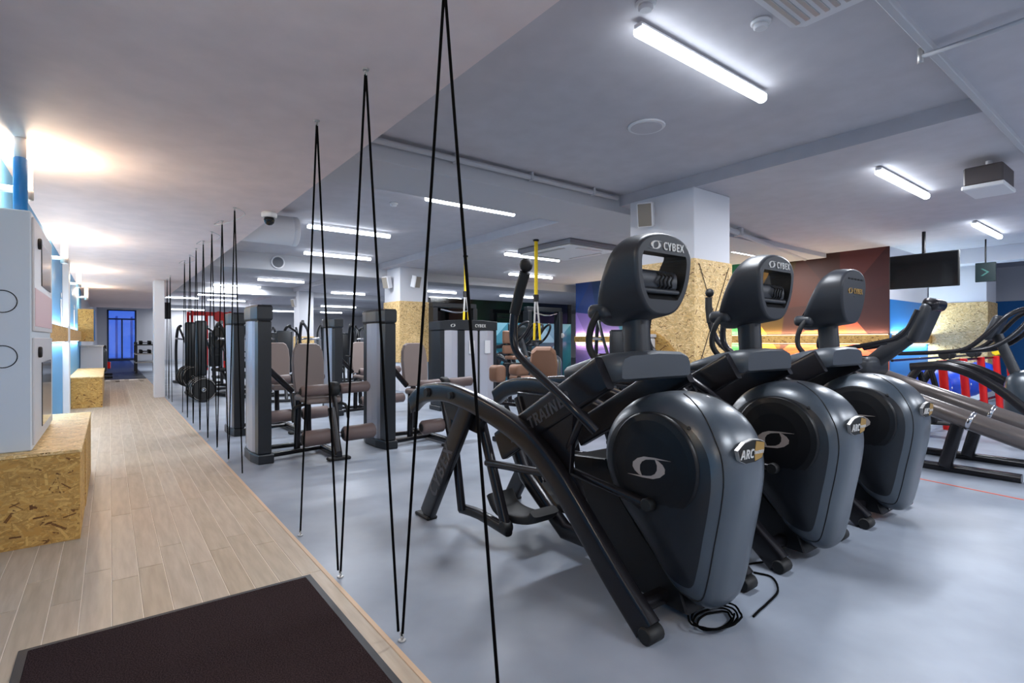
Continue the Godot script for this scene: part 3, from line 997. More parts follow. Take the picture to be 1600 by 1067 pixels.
func make_arc_trainer(label: String, open: bool, swing: float) -> Node3D:
	var t := thing("elliptical_trainer", label, "exercise machine", Vector3.ZERO, 0.0, "charcoal arc motion trainers in a row")
	build_shroud(t)
	build_console(t, open)
	# post and hood
	beg(); sweep([L(0, 1.08, 1.68), L(0, 1.22, 1.69), L(0, 1.36, 1.70)], 0.052, 0.062, Vector3(1, 0, 0), 14, 3.2); fin("post", M.plastic, t)
	beg()
	var hr := []
	var ho := [[1.97, 0.22, 1.02, 1.05], [1.92, 0.27, 1.012, 1.07], [1.78, 0.28, 1.005, 1.115], [1.66, 0.28, 1.01, 1.14], [1.585, 0.272, 1.015, 1.142], [1.56, 0.255, 1.028, 1.128]]
	for h in ho:
		var r := []
		for q in [[-1.0, 0.0], [-1.0, 0.55], [-0.93, 0.84], [-0.75, 0.97], [0.0, 1.04], [0.75, 0.97], [0.93, 0.84], [1.0, 0.55], [1.0, 0.0], [0.93, -0.06], [-0.93, -0.06]]:
			r.append(L(q[0] * h[1], h[2] + (h[3] - h[2]) * q[1], h[0]))
		hr.append(r)
	for i in hr.size() - 1:
		for j in 11:
			var k := (j + 1) % 11
			Q(hr[i][j], hr[i][k], hr[i + 1][k], hr[i + 1][j], L(0, 1.07, 1.72))
	sm(false)
	for e in [0, 5]:
		for j in 11: T(L(0, 1.06, ho[e][0]), hr[e][j], hr[e][(j + 1) % 11], L(0, 1.07, 1.72))
	fin("hood", M.hood, t)
	beg(false); prism(to_side([Vector2(1.76, 0.62), Vector2(1.99, 0.60), Vector2(1.86, 0.34), Vector2(1.63, 0.055), Vector2(1.30, 0.045), Vector2(1.34, 0.14), Vector2(1.55, 0.33), Vector2(1.68, 0.47)]), Transform3D(basis_side(), Vector3.ZERO), 0.30, 0.01); fin("inner_guard", M.disc, t)
	# front foot bar with levelling feet and wheels
	beg(); sweep([L(-0.36, 0.09, 1.42), L(0.36, 0.09, 1.42)], 0.03, 0.03, Vector3(0, 1, 0), 10, 4.0); fin("cross_bar", M.frame, t)
	beg(); sweep([L(0, 0.09, 1.30), L(0, 0.12, 1.7), L(0, 0.11, 2.2), L(0, 0.35, 2.55), L(0, 0.62, 2.72)], 0.035, 0.045, Vector3(1, 0, 0), 10, 4.0); fin("spine", M.frame, t)
	for s in [-1.0, 1.0]:
		var x: float = s * 0.36
		# arched side rail
		beg()
		sweep(curve(side_pts(x, [Vector2(3.37, 0.745), Vector2(3.26, 0.81), Vector2(3.13, 0.845), Vector2(2.90, 0.865), Vector2(2.64, 0.835), Vector2(2.32, 0.765), Vector2(2.09, 0.685), Vector2(1.92, 0.58), Vector2(1.79, 0.47), Vector2(1.65, 0.335), Vector2(1.49, 0.18), Vector2(1.335, 0.045)]), 4), 0.034, 0.060, Vector3(1, 0, 0), 16, 5.0)
		var rail := fin("side_rail", M.frame, t)
		for b in [Vector2(3.10, 0.85), Vector2(2.80, 0.855)]:
			beg(); rod(L(x - s * 0.03, b.y, b.x), L(x + s * 0.052, b.y, b.x), 0.03 if b.x > 3.0 else 0.022); fin("bolt", M.rubber_black, rail)
		beg(); rod(L(x - 0.045, 0.035, 1.32), L(x + 0.045, 0.035, 1.32), 0.035); fin("front_foot", M.rubber_black, t)
		# rear leg
		beg(); sweep([L(x, 0.02, 3.17), L(x, 0.80, 2.66)], 0.026, 0.064, Vector3(1, 0, 0), 16, 7.0)
		var leg := fin("rear_leg", M.frame, t)
		beg(false); cbox(L(x - 0.04, 0.0, 3.10), L(x + 0.04, 0.022, 3.28), 0.006); fin("foot", M.rubber_black, leg)
		var along := (L(0, 0.80, 2.66) - L(0, 0.02, 3.17)).normalized()
		var out := Vector3(s, 0, 0)
		var rd := along
		var upv := out.cross(rd)
		lettering("CYBEX", 0.135, M.letter_dim, leg, Transform3D(Basis(rd, upv, out), L(x + s * 0.0265, 0.36, 2.948)), 700, 0.002)
		# pivot housing below the arch
		beg(false); prism(to_side([Vector2(3.02, 0.82), Vector2(2.60, 0.82), Vector2(2.56, 0.72), Vector2(2.62, 0.64), Vector2(2.80, 0.66), Vector2(2.95, 0.70)]), Transform3D(basis_side(), Vector3(x - s * 0.05, 0, 0)), 0.05, 0.008); fin("pivot_plate", M.frame, t)
		# diagonal beam up to the hood
		var bx: float = s * 0.305
		beg(); sweep([L(bx, 0.60, 2.40), L(bx, 1.05, 1.62)], 0.026, 0.080, Vector3(1, 0, 0), 16, 7.0)
		var beam := fin("diagonal_beam", M.frame, t)
		var ad := (L(0, 1.05, 1.62) - L(0, 0.60, 2.40)).normalized()
		var rdir: Vector3 = ad if s < 0 else -ad
		lettering("ARC TRAINER", 0.085, M.letter_dim, beam, Transform3D(Basis(rdir, out.cross(rdir), out), L(bx + s * 0.0268, 0.80, 2.05)), 700, 0.002)
		beg(false); prism(to_side([Vector2(2.12, 0.70), Vector2(1.80, 0.88), Vector2(1.83, 0.56), Vector2(1.94, 0.56), Vector2(2.06, 0.64)]), Transform3D(basis_side(), Vector3(bx, 0, 0)), 0.03, 0.005); fin("gusset", M.frame, t)
		# moving arm with handle: left and right swing in opposite phase
		var ph: float = swing * s
		var hx: float = s * 0.43
		var sh := func(p: Vector2) -> Vector2: return Vector2(p.x + ph * (p.y - 0.80) * 0.55, p.y)
		var hp := []
		for p in [Vector2(1.60, 0.80), Vector2(1.68, 0.89), Vector2(1.80, 0.96), Vector2(1.90, 1.015), Vector2(2.02, 1.08), Vector2(2.10, 1.145), Vector2(2.125, 1.22), Vector2(2.115, 1.33), Vector2(2.07, 1.45), Vector2(2.03, 1.53)]: hp.append(sh.call(p))
		var pts := []
		for i in hp.size(): pts.append(L(hx + (s * -0.05 if i == 0 else 0.0), hp[i].y, hp[i].x))
		beg(); tube(curve(pts, 3), 0.0215, 10)
		var arm := fin("handle_arm", M.frame, t)
		beg(); tube([pts[7], pts[8], pts[9]], 0.027, 10); fin("grip", M.rubber_black, arm)
		beg(); pill(pts[9] + Vector3(0, 0.035, 0.008), Vector3(0.066, 0.07, 0.066), 0.033); fin("knob", M.rubber_black, arm)
		# fixed inner handle under the console
		beg(); tube(curve([L(s * 0.15, 1.36, 1.77), L(s * 0.185, 1.29, 1.80), L(s * 0.195, 1.22, 1.82), L(s * 0.195, 1.15, 1.815), L(s * 0.185, 1.085, 1.77)], 4), 0.017, 10); fin("fixed_handle", M.rubber_black, t)
		# pedal on two swinging arms
		var pd := 0.0 if s < 0 else 0.16
		var py := 0.0 if s < 0 else 0.05
		var ax: float = s * 0.25
		beg(); sweep([L(ax, 0.74, 2.70), L(ax, 0.12 + py, 2.43 - pd)], 0.024, 0.032, Vector3(1, 0, 0), 10, 3.5); fin("pedal_arm", M.frame, t)
		beg(); sweep([L(ax + s * 0.03, 0.78, 3.0), L(ax + s * 0.03, 0.11 + py, 2.86 - pd)], 0.022, 0.028, Vector3(1, 0, 0), 10, 3.5); fin("pedal_arm", M.frame, t)
		beg(); sweep(curve([L(ax + s * 0.01, 0.11 + py, 2.90 - pd), L(ax, 0.12 + py, 2.70 - pd), L(ax, 0.10 + py, 2.40 - pd)], 3), 0.025, 0.03, Vector3(1, 0, 0), 10, 3.5); fin("pedal_link", M.frame, t)
		beg(); rod(L(ax - 0.03, 0.12 + py, 2.43 - pd), L(ax + 0.03, 0.12 + py, 2.43 - pd), 0.036); fin("pivot", M.rubber_black, t)
		beg()
		var px: float = s * 0.125
		sweep(curve([L(px, 0.245 + py, 2.66 - pd), L(px, 0.175 + py, 2.60 - pd), L(px, 0.155 + py, 2.50 - pd), L(px, 0.165 + py, 2.38 - pd), L(px, 0.195 + py, 2.27 - pd), L(px, 0.235 + py, 2.235 - pd)], 3), 0.095, 0.028, Vector3(1, 0, 0), 16, 5.0)
		fin("pedal", M.rubber_black, t)
		# drive rods back to the crank
		beg(); tube([L(s * 0.265, 0.46, 2.60), L(s * 0.27, 0.50, 2.15), L(s * 0.265, 0.52, 1.92)], 0.022, 8); fin("drive_rod", M.frame, t)
		beg(); tube([L(s * 0.262, 0.56, 1.93), L(s * 0.25, 0.50, 1.42)], 0.021, 8)
		var rod2 := fin("crank_rod", M.frame, t)
		beg(); rod(L(s * 0.22, 0.50, 1.42), L(s * 0.272, 0.50, 1.42), 0.03); fin("bearing", M.rubber_black, rod2)
		# link from the handle arm to the rod
		beg(); tube([L(s * 0.33, 0.86, 1.72), L(s * 0.28, 0.54, 1.95)], 0.02, 8); fin("arm_link", M.frame, t)
	return t

func build_arc_trainers() -> void:
	var a := make_arc_trainer("charcoal arc motion trainer nearest the doormat, first of three in the row", true, 0.0)
	a.position = w(2.06, 0, 1.3)
	dup(a, w(3.11, 0, 1.29), 0.0, "charcoal arc motion trainer in the middle of the row of three", "elliptical_trainer")
	var c := make_arc_trainer("charcoal arc motion trainer last of the row of three, with a closed console back", false, -0.9)
	c.position = w(4.18, 0, 1.27)
	# mains leads on the floor
	var t := thing("power_lead", "coiled black power lead in front of the nearest arc trainer", "cable", w(1.93, 0.006, 1.27))
	rng.seed = 4
	for k in 4:
		var pts := []
		for i in 15:
			var an := TAU * i / 14.0 + k * 0.5
			pts.append(Vector3(0.10 + cos(an) * (0.10 + 0.012 * k) + rng.randf_range(-0.01, 0.01), 0.004 + 0.008 * k, 0.02 + sin(an) * (0.05 + 0.014 * k)))
		beg(); tube(curve(pts, 2), 0.0045, 6); fin("loop", M.cord, t)
	var t2 := thing("power_lead", "thin black power lead snaking between the first and middle arc trainers", "cable")
	beg(); tube(curve([w(2.20, 0.006, 1.17), w(2.27, 0.006, 1.18), w(2.36, 0.006, 1.19), w(2.52, 0.006, 1.22), w(2.64, 0.006, 1.31), w(2.62, 0.006, 1.40), w(2.68, 0.006, 1.46), w(2.80, 0.006, 1.42), w(2.92, 0.02, 1.38)], 5), 0.005, 6); fin("cable", M.cord, t2)
	var tp := thing("floor_line", "thin orange line taped across the grey floor beside the arc trainers", "tape")
	beg(false)
	var dv := (w(5.38, 0, 0.5) - w(5.56, 0, 1.6))
	var sv := dv.normalized().cross(Vector3.UP) * 0.008
	prism([Vector2(0, 0), Vector2(dv.length(), 0), Vector2(dv.length(), 0.016), Vector2(0, 0.016)], Transform3D(Basis(dv.normalized(), sv.normalized(), dv.normalized().cross(sv.normalized())), w(5.56, 0.0015, 1.6)), 0.002)
	fin("tape", M.orange, tp)

# ---------------------------------------------------------------- weight machines
func N(x: float, y: float, d: float) -> Vector3:
	return Vector3(x - 1.18, y, 5.75 - d)

func plan(arr: Array) -> Array:
	var o := []
	for p in arr: o.append(Vector2(p.x - 1.18, p.y - 5.75))
	return o

func up_xf(y: float) -> Transform3D:
	# prism plane: x across, y along D, extruded upwards about height y
	return Transform3D(Basis(Vector3(1, 0, 0), Vector3(0, 0, -1), Vector3(0, 1, 0)), Vector3(0, y, 0))

func roller(a: Vector3, b: Vector3, r: float, m: Material, t: Node3D) -> void:
	beg(); rod(a, b, r, 18, 0.25)
	var p := fin("roller", m, t)
	var d := (b - a).normalized()
	beg(); rod(a - d * 0.008, b + d * 0.008, r * 0.62, 14); fin("end_cap", M.rubber_black, p)

func make_leg_machine(label: String) -> Node3D:
	var t := thing("leg_extension_machine", label, "exercise machine", Vector3.ZERO, 0.0, "seated weight stack machines")
	# weight tower
	beg(false); prism(plan([Vector2(1.12, 5.45), Vector2(1.26, 5.45), Vector2(1.27, 6.10), Vector2(1.13, 6.10), Vector2(1.09, 5.95), Vector2(1.085, 5.65)]), up_xf(0.045), 0.09, 0.01); fin("tower_base", M.tower_dark, t)
	beg(); prism(plan([Vector2(1.20, 5.60), Vector2(1.135, 5.60), Vector2(1.108, 5.66), Vector2(1.10, 5.80), Vector2(1.108, 5.95), Vector2(1.135, 6.01), Vector2(1.20, 6.01)]), up_xf(0.735), 1.29, 0.004); fin("tower_panel", M.tower, t)
	beg(false); prism(plan([Vector2(1.12, 5.46), Vector2(1.24, 5.46), Vector2(1.24, 5.598), Vector2(1.12, 5.598)]), up_xf(0.735), 1.29, 0.014); fin("tower_post", M.tower_dark, t)
	beg(false); prism(plan([Vector2(1.13, 6.012), Vector2(1.25, 6.012), Vector2(1.25, 6.10), Vector2(1.13, 6.10)]), up_xf(0.735), 1.29, 0.014); fin("tower_post", M.tower_dark, t)
	beg(false); prism(plan([Vector2(1.11, 5.45), Vector2(1.25, 5.45), Vector2(1.26, 6.11), Vector2(1.12, 6.11), Vector2(1.095, 5.95), Vector2(1.09, 5.65)]), up_xf(1.455), 0.15, 0.02); fin("tower_cap", M.tower_dark, t)
	beg(false)
	for i in 14: cbox(N(1.202, 0.12 + i * 0.045, 5.64), N(1.25, 0.16 + i * 0.045, 5.97), 0.003)
	var ws := fin("weight_stack", M.rubber_black, t)
	ws.set_meta("kind", "stuff")
	# frame
	beg(); sweep([N(1.24, 0.05, 5.60), N(1.80, 0.05, 5.72)], 0.022, 0.03, Vector3(0, 1, 0), 8, 4.0); fin("base_bar", M.frame, t)
	beg(); sweep([N(1.24, 0.05, 6.02), N(1.80, 0.05, 6.02)], 0.022, 0.03, Vector3(0, 1, 0), 8, 4.0); fin("base_bar", M.frame, t)
	beg(); sweep([N(1.80, 0.05, 6.15), N(1.81, 0.05, 5.20)], 0.03, 0.035, Vector3(1, 0, 0), 8, 4.0); fin("floor_rail", M.frame, t)
	beg(); sweep([N(1.81, 0.05, 5.23), N(1.79, 0.50, 5.38)], 0.035, 0.03, Vector3(1, 0, 0), 8, 4.0); fin("front_post", M.frame, t)
	beg(false); cbox(N(1.70, 0.0, 5.17), N(1.92, 0.03, 5.27), 0.008); fin("foot_plate", M.rubber_black, t)
	beg(); sweep([N(1.55, 0.05, 5.74), N(1.57, 0.56, 5.76)], 0.03, 0.03, Vector3(1, 0, 0), 8, 4.0); fin("seat_post", M.frame, t)
	beg(); sweep([N(1.25, 0.90, 5.62), N(1.50, 0.66, 5.72)], 0.02, 0.03, Vector3(0, 0, 1), 8, 4.0); fin("brace", M.frame, t)
	beg(); sweep([N(1.76, 0.10, 6.05), N(1.75, 0.60, 6.05), N(1.75, 1.02, 6.13)], 0.03, 0.025, Vector3(1, 0, 0), 8, 4.0); fin("back_post", M.frame, t)
	# pads
	beg(); pill(N(1.75, 0.575, 5.70), Vector3(0.36, 0.075, 0.46), 0.03); fin("seat", M.taupe, t)
	beg()
	var xf := Transform3D(Basis(Vector3(1, 0, 0), -0.13), N(1.74, 0.89, 6.0))
	var r := []
	for k in [[-0.27, 0.15], [-0.12, 0.165], [0.05, 0.17], [0.17, 0.16], [0.24, 0.13], [0.265, 0.09]]: r.append(k)
	var pp := []
	for k in r: pp.append(Vector2(k[1], k[0]))
	r.reverse()
	for k in r: pp.append(Vector2(-k[1], k[0]))
	prism(pp, xf, 0.075, 0.022)
	fin("backrest", M.taupe, t)
	roller(N(1.50, 0.68, 5.42), N(1.77, 0.69, 5.42), 0.056, M.roller, t)
	roller(N(1.89, 0.69, 5.42), N(2.20, 0.70, 5.42), 0.056, M.roller, t)
	roller(N(1.50, 0.215, 5.36), N(1.78, 0.225, 5.36), 0.078, M.roller, t)
	roller(N(1.90, 0.225, 5.36), N(2.24, 0.235, 5.36), 0.078, M.roller, t)
	beg(); rod(N(1.79, 0.69, 5.42), N(1.87, 0.69, 5.42), 0.075); fin("pivot", M.rubber_black, t)
	beg(); sweep([N(1.83, 0.66, 5.44), N(1.84, 0.45, 5.37), N(1.84, 0.22, 5.36)], 0.02, 0.03, Vector3(1, 0, 0), 8, 4.0); fin("lever_arm", M.frame, t)
	beg(); rod(N(1.785, 0.225, 5.36), N(1.895, 0.225, 5.36), 0.03); fin("axle", M.chrome, t)
	for s in [-1.0, 1.0]:
		beg(); tube(curve([N(1.75 + s * 0.16, 0.53, 5.60), N(1.75 + s * 0.26, 0.50, 5.60), N(1.75 + s * 0.28, 0.42, 5.58), N(1.75 + s * 0.28, 0.36, 5.56)], 3), 0.016, 8); fin("handle", M.rubber_black, t)
	return t

func make_plate_machine(label: String) -> Node3D:
	# lever press: padded tall back, two raised arms with grips, storage horns
	var t := thing("lever_press", label, "exercise machine", Vector3.ZERO, 0.0, "black lever machines")
	for s in [-1.0, 1.0]:
		beg(); sweep([Vector3(s * 0.32, 0.04, -0.7), Vector3(s * 0.32, 0.04, 0.6)], 0.03, 0.035, Vector3(1, 0, 0), 8, 4.0); fin("floor_rail", M.frame_far, t)
		beg(); sweep(curve([Vector3(s * 0.30, 0.06, -0.55), Vector3(s * 0.30, 0.9, -0.60), Vector3(s * 0.32, 1.45, -0.45), Vector3(s * 0.34, 1.56, -0.2)], 4), 0.03, 0.035, Vector3(1, 0, 0), 8, 4.0); fin("upright", M.frame_far, t)
		beg(); sweep(curve([Vector3(s * 0.36, 1.52, -0.25), Vector3(s * 0.42, 1.35, 0.05), Vector3(s * 0.40, 1.0, 0.30), Vector3(s * 0.34, 0.80, 0.35)], 4), 0.024, 0.028, Vector3(1, 0, 0), 8, 3.0)
		var a := fin("lever_arm", M.frame_far, t)
		beg(); rod(Vector3(s * 0.34, 0.80, 0.35), Vector3(s * 0.18, 0.82, 0.38), 0.02); fin("grip", M.rubber_black, a)
		beg(); rod(Vector3(s * 0.42, 1.2, 0.16), Vector3(s * 0.62, 1.22, 0.16), 0.024); fin("plate_horn", M.chrome, a)
	beg(); sweep([Vector3(-0.34, 0.04, 0.5), Vector3(0.34, 0.04, 0.5)], 0.03, 0.03, Vector3(0, 1, 0), 8, 4.0); fin("cross_bar", M.frame_far, t)
	beg(); sweep([Vector3(-0.34, 0.04, -0.6), Vector3(0.34, 0.04, -0.6)], 0.03, 0.03, Vector3(0, 1, 0), 8, 4.0); fin("cross_bar", M.frame_far, t)
	beg(); sweep([Vector3(0, 0.05, 0.5), Vector3(0, 0.42, 0.1)], 0.03, 0.035, Vector3(1, 0, 0), 8, 4.0); fin("seat_post", M.frame_far, t)
	beg(); pill(Vector3(0, 0.46, 0.05), Vector3(0.32, 0.08, 0.42), 0.03); fin("seat", M.rubber_black, t)
	beg(); pill(Vector3(0, 0.95, -0.26), Vector3(0.30, 0.85, 0.09), 0.035); fin("backrest", M.tower_dark, t)
	return t

func make_plate() -> Node3D:
	var t := thing("weight_plate", "", "weight plate", Vector3.ZERO, 0.0, "black weight plates")
	beg(); lathe([Vector2(0.028, -0.018), Vector2(0.06, -0.026), Vector2(0.07, -0.014), Vector2(0.19, -0.014), Vector2(0.20, -0.026), Vector2(0.222, -0.026), Vector2(0.228, -0.016), Vector2(0.228, 0.016), Vector2(0.222, 0.026), Vector2(0.20, 0.026), Vector2(0.19, 0.014), Vector2(0.07, 0.014), Vector2(0.06, 0.026), Vector2(0.028, 0.018)], Transform3D(Basis(Vector3(1, 0, 0), PI / 2), Vector3.ZERO), 28)
	fin("disc", M.rubber_black, t)
	beg(); rings(Vector3(0, 0, 0.0265), 0.212, 0.004); fin("rim_line", M.silver, t)
	beg(); rings(Vector3(0, 0, 0.026), 0.035, 0.006); fin("hub_ring", M.silver, t)
	return t

func build_weight_area() -> void:
	var a := make_leg_machine("taupe padded leg extension machine nearest the cords, tall grey weight tower")
	a.position = w(1.18, 0, 5.75)
	dup(a, w(2.43, 0, 5.66), 0.0, "taupe padded leg extension machine second in the front row, before the clad column", "leg_extension_machine")
	dup(a, w(1.27, 0, 7.52), 0.0, "taupe padded weight machine directly behind the one nearest the cords", "leg_extension_machine")
	dup(a, w(2.84, 0, 8.48), 0.0, "taupe padded weight machine in the second row, seen between the two front ones", "leg_extension_machine")
	# twin weight tower
	var t := thing("weight_tower", "wide twin weight tower with two pale panels and dark cap before the strand board column", "exercise machine", w(4.93, 0, 7.7))
	for p in [[-0.555, -0.47], [-0.21, -0.07], [0.54, 0.60]]:
		beg(false); cbox(Vector3(p[0], 0.08, -0.36), Vector3(p[1], 1.36, 0.0), 0.012); fin("tower_post", M.tower_dark, t)
	beg(); prism([Vector2(-0.47, 0.30), Vector2(-0.47, 0.02), Vector2(-0.34, 0.0), Vector2(-0.21, 0.02), Vector2(-0.21, 0.30)], up_xf(0.72), 1.27, 0.004); fin("tower_panel", M.tower, t)
	for p in [[-0.07, 0.20], [0.25, 0.54]]:
		beg(); prism([Vector2(p[0], 0.30), Vector2(p[0], 0.02), Vector2((p[0] + p[1]) / 2, 0.0), Vector2(p[1], 0.02), Vector2(p[1], 0.30)], up_xf(0.72), 1.27, 0.004); fin("tower_panel", M.tower, t)
	beg(false); cbox(Vector3(0.20, 0.08, -0.30), Vector3(0.25, 1.35, -0.035), 0.004); fin("weight_slot", M.hole, t)
	beg(false); cbox(Vector3(-0.57, 0.0, -0.37), Vector3(0.61, 0.08, 0.01), 0.012); fin("tower_base", M.tower_dark, t)
	beg(false); prism([Vector2(-0.57, 1.36), Vector2(0.61, 1.36), Vector2(0.61, 1.51), Vector2(0.3, 1.535), Vector2(-0.2, 1.535), Vector2(-0.57, 1.50)], Transform3D(Basis(), Vector3(0, 0, -0.18)), 0.38, 0.012); var cap := fin("tower_cap", M.tower_dark, t)
	logo_mark(0.55, Transform3D(Basis(), Vector3(-0.32, 1.435, 0.012)), M.letter, cap)
	lettering("CYBEX", 0.075, M.letter, cap, Transform3D(Basis(), Vector3(0.24, 1.435, 0.011)), 700)
	for i in 2:
		beg(false); cbox(Vector3(0.00 + i * 0.33, 0.95, 0.006), Vector3(0.11 + i * 0.33, 1.18, 0.026), 0.002); fin("instruction_plate", M.white, t)
	# seat of a row machine beside it
	var s := thing("row_machine", "brown padded row machine half hidden beside the twin weight tower", "exercise machine", w(5.98, 0, 7.9))
	beg(); sweep([Vector3(0, 0.0, 0), Vector3(0, 1.30, -0.05)], 0.035, 0.035, Vector3(1, 0, 0), 8, 4.0); fin("upright", M.frame, s)
	for p in [[1.24, 0.24], [1.01, 0.16]]:
		beg(); pill(Vector3(-0.06, p[0], 0.06), Vector3(0.30, p[1], 0.08), 0.03); fin("pad", M.brown, s)
	beg(); pill(Vector3(0.05, 0.86, 0.12), Vector3(0.36, 0.07, 0.26), 0.03); fin("arm_pad", M.brown, s)
	beg(); pill(Vector3(0.0, 0.5, 0.35), Vector3(0.34, 0.08, 0.34), 0.03); fin("seat", M.brown, s)
	beg(); sweep([Vector3(0, 0.46, 0.35), Vector3(0, 0.05, 0.3), Vector3(0, 0.05, -0.3)], 0.03, 0.03, Vector3(1, 0, 0), 8, 4.0); fin("base_bar", M.frame, s)
	beg(); tube([Vector3(-0.3, 0.75, 0.2), Vector3(0.3, 0.75, 0.2)], 0.02); fin("handle", M.rubber_black, s)
	# hip machine with brown pads
	var h := thing("hip_machine", "brown padded hip machine with a leaning backrest behind the nearest arc trainer", "exercise machine", w(4.0, 0, 5.0))
	beg()
	prism([Vector2(-0.16, -0.33), Vector2(0.16, -0.33), Vector2(0.175, 0.10), Vector2(0.15, 0.26), Vector2(0.09, 0.315), Vector2(-0.09, 0.315), Vector2(-0.15, 0.26), Vector2(-0.175, 0.10)], Transform3D(Basis(Vector3(0, 1, 0), -0.75) * Basis(Vector3(1, 0, 0), 0.30), Vector3(0.33, 0.80, -0.02)), 0.14, 0.035)
	fin("backrest", M.brown, h)
	beg(); sweep([Vector3(0.38, 0.05, -0.1), Vector3(0.42, 0.5, -0.08), Vector3(0.46, 0.95, -0.06)], 0.035, 0.03, Vector3(1, 0, 0), 8, 4.0); fin("back_post", M.frame, h)
	for p in [[-0.40, 0.80, 0.14, 0.20], [-0.08, 0.83, 0.20, 0.14]]:
		beg(); pill(Vector3(p[0], p[1], 0.0), Vector3(p[2], p[3], 0.20), 0.045); fin("knee_pad", M.brown, h)
		beg(); sweep([Vector3(p[0], p[1] - 0.08, 0), Vector3(p[0] + 0.04, 0.45, -0.05), Vector3(0.05, 0.38, -0.08)], 0.022, 0.022, Vector3.ZERO, 8, 3.0); fin("lever_arm", M.frame, h)
	beg(); pill(Vector3(0.10, 0.63, 0.05), Vector3(0.46, 0.16, 0.42), 0.06); fin("seat", M.rubber_black, h)
	beg(); sweep([Vector3(0.08, 0.58, 0.05), Vector3(0.06, 0.04, 0.0)], 0.05, 0.05, Vector3(1, 0, 0), 8, 4.0); fin("seat_post", M.frame, h)
	beg(); sweep([Vector3(-0.45, 0.04, 0.0), Vector3(0.55, 0.04, -0.05)], 0.03, 0.035, Vector3(0, 1, 0), 8, 4.0); fin("floor_rail", M.frame, h)
	for s2 in [-1.0, 1.0]:
		beg(); tube(curve([Vector3(-0.1, 0.70, 0.26 * s2), Vector3(-0.14, 0.68, 0.30 * s2), Vector3(-0.10, 0.50, 0.30 * s2), Vector3(0.0, 0.20, 0.26 * s2)], 4), 0.028, 8); fin("handle", M.rubber_black, h)
	# lever machines with their plates
	var lm := make_plate_machine("black lever press nearest in the plate loaded row, behind the stacked plates")
	lm.position = w(2.25, 0, 12.4)
	lm.rotation.y = 0.35
	var rest := [[2.15, 14.6, 0.3, "black lever press second in the plate loaded row by the corridor"], [1.9, 16.6, 0.3, "black lever press third in the plate loaded row by the corridor"], [2.75, 11.0, -0.2, "black lever press with raised arms beside the white column"], [4.25, 12.4, -0.3, "black lever press seen between the two front weight machines"], [3.55, 14.6, 0.2, "black lever press deep in the hall behind the raised arm one"], [5.2, 14.6, -0.3, "black lever press deep in the hall behind the clad column"], [3.0, 18.2, 0.2, "black lever press under the third ceiling beam, corridor side"], [4.3, 17.4, -0.4, "black lever press under the third ceiling beam, by the far column"], [6.6, 15.6, 0.3, "black lever press behind the low mural wall, column side"], [7.3, 6.3, -0.5, "black lever press half hidden behind the middle arc trainer"]]
	for q in rest: dup(lm, w(q[0], 0, q[1]), q[2], q[3], "lever_press")
	var pl := make_plate()
	var spots := [[1.42, 0.235, 11.62, 0.15, "front weight plate of the rack by the cords"], [1.41, 0.235, 11.84, 0.2, "second weight plate of the rack by the cords"], [1.40, 0.235, 12.06, 0.2, "third weight plate of the rack by the cords"], [1.37, 0.40, 12.9, 0.5, "first weight plate of the farther rack, tilted"], [1.35, 0.40, 13.2, 0.5, "second weight plate of the farther rack, tilted"], [1.33, 0.40, 13.5, 0.5, "third weight plate of the farther rack, tilted"], [1.78, 1.22, 12.40, 1.92, "weight plate on the nearest lever press, corridor side"], [1.70, 1.22, 14.60, 1.87, "weight plate on the second lever press, corridor side"]]
	for i in spots.size():
		var q = spots[i]
		if i == 0:
			pl.position = w(q[0], q[1], q[2]); pl.rotation.y = q[3]; pl.set_meta("label", "black " + q[4])
		else: dup(pl, w(q[0], q[1], q[2]), q[3], "black " + q[4], "weight_plate")
	for k in 2:
		var d: float = [11.95, 13.2][k]
		var sr := thing("plate_rack", ["low black plate rack by the cords carrying three plates", "low black plate rack farther along carrying tilted plates"][k], "rack", w(1.41 - 0.06 * k, 0, d))
		beg(); sweep([Vector3(0, 0.03, 0.45), Vector3(0, 0.03, -0.45)], 0.05, 0.03, Vector3(1, 0, 0), 8, 4.0); fin("base_bar", M.frame_far, sr)
		beg(); rod(Vector3(0, 0.24 + 0.16 * k, 0.42), Vector3(0, 0.24 + 0.16 * k, -0.42), 0.022); fin("horn", M.chrome, sr)
		beg(); sweep([Vector3(0, 0.05, -0.40), Vector3(0, 0.45, -0.40)], 0.03, 0.03, Vector3(1, 0, 0), 8, 4.0); fin("upright", M.frame_far, sr)
		beg(); pill(Vector3(0.06, 1.02, -0.42), Vector3(0.20, 1.12, 0.20), 0.04); fin("padded_column", M.tower_dark, sr)
	# red power rack
	var r := thing("power_rack", "red steel power rack with black pulleys before the far white wall", "rack", w(3.0, 0, 23.0))
	for x in [-0.62, 0.0, 0.62]:
		for z in [-0.6, 0.6]:
			if x == 0.0 and z > 0: continue
			beg(false); cbox(Vector3(x - 0.045, 0, z - 0.045), Vector3(x + 0.045, 2.25, z + 0.045), 0.006); fin("post", M.red, r)
	for z in [-0.6, 0.6]:
		beg(false); cbox(Vector3(-0.575, 2.12, z - 0.04), Vector3(0.575, 2.22, z + 0.04), 0.006); fin("top_bar", M.red, r)
	beg(); rod(Vector3(0.25, 2.05, 0.65), Vector3(0.25, 2.05, 0.70), 0.2); fin("pulley", M.red, r)
	beg(); rod(Vector3(-0.9, 1.2, 0.66), Vector3(0.9, 1.2, 0.66), 0.015); fin("bar", M.chrome, r)
	# cable frames
	var cf := thing("cable_station", "black cable frame with pulleys beside the clad white column, before the dark mural", "exercise machine", w(6.55, 0, 10.9))
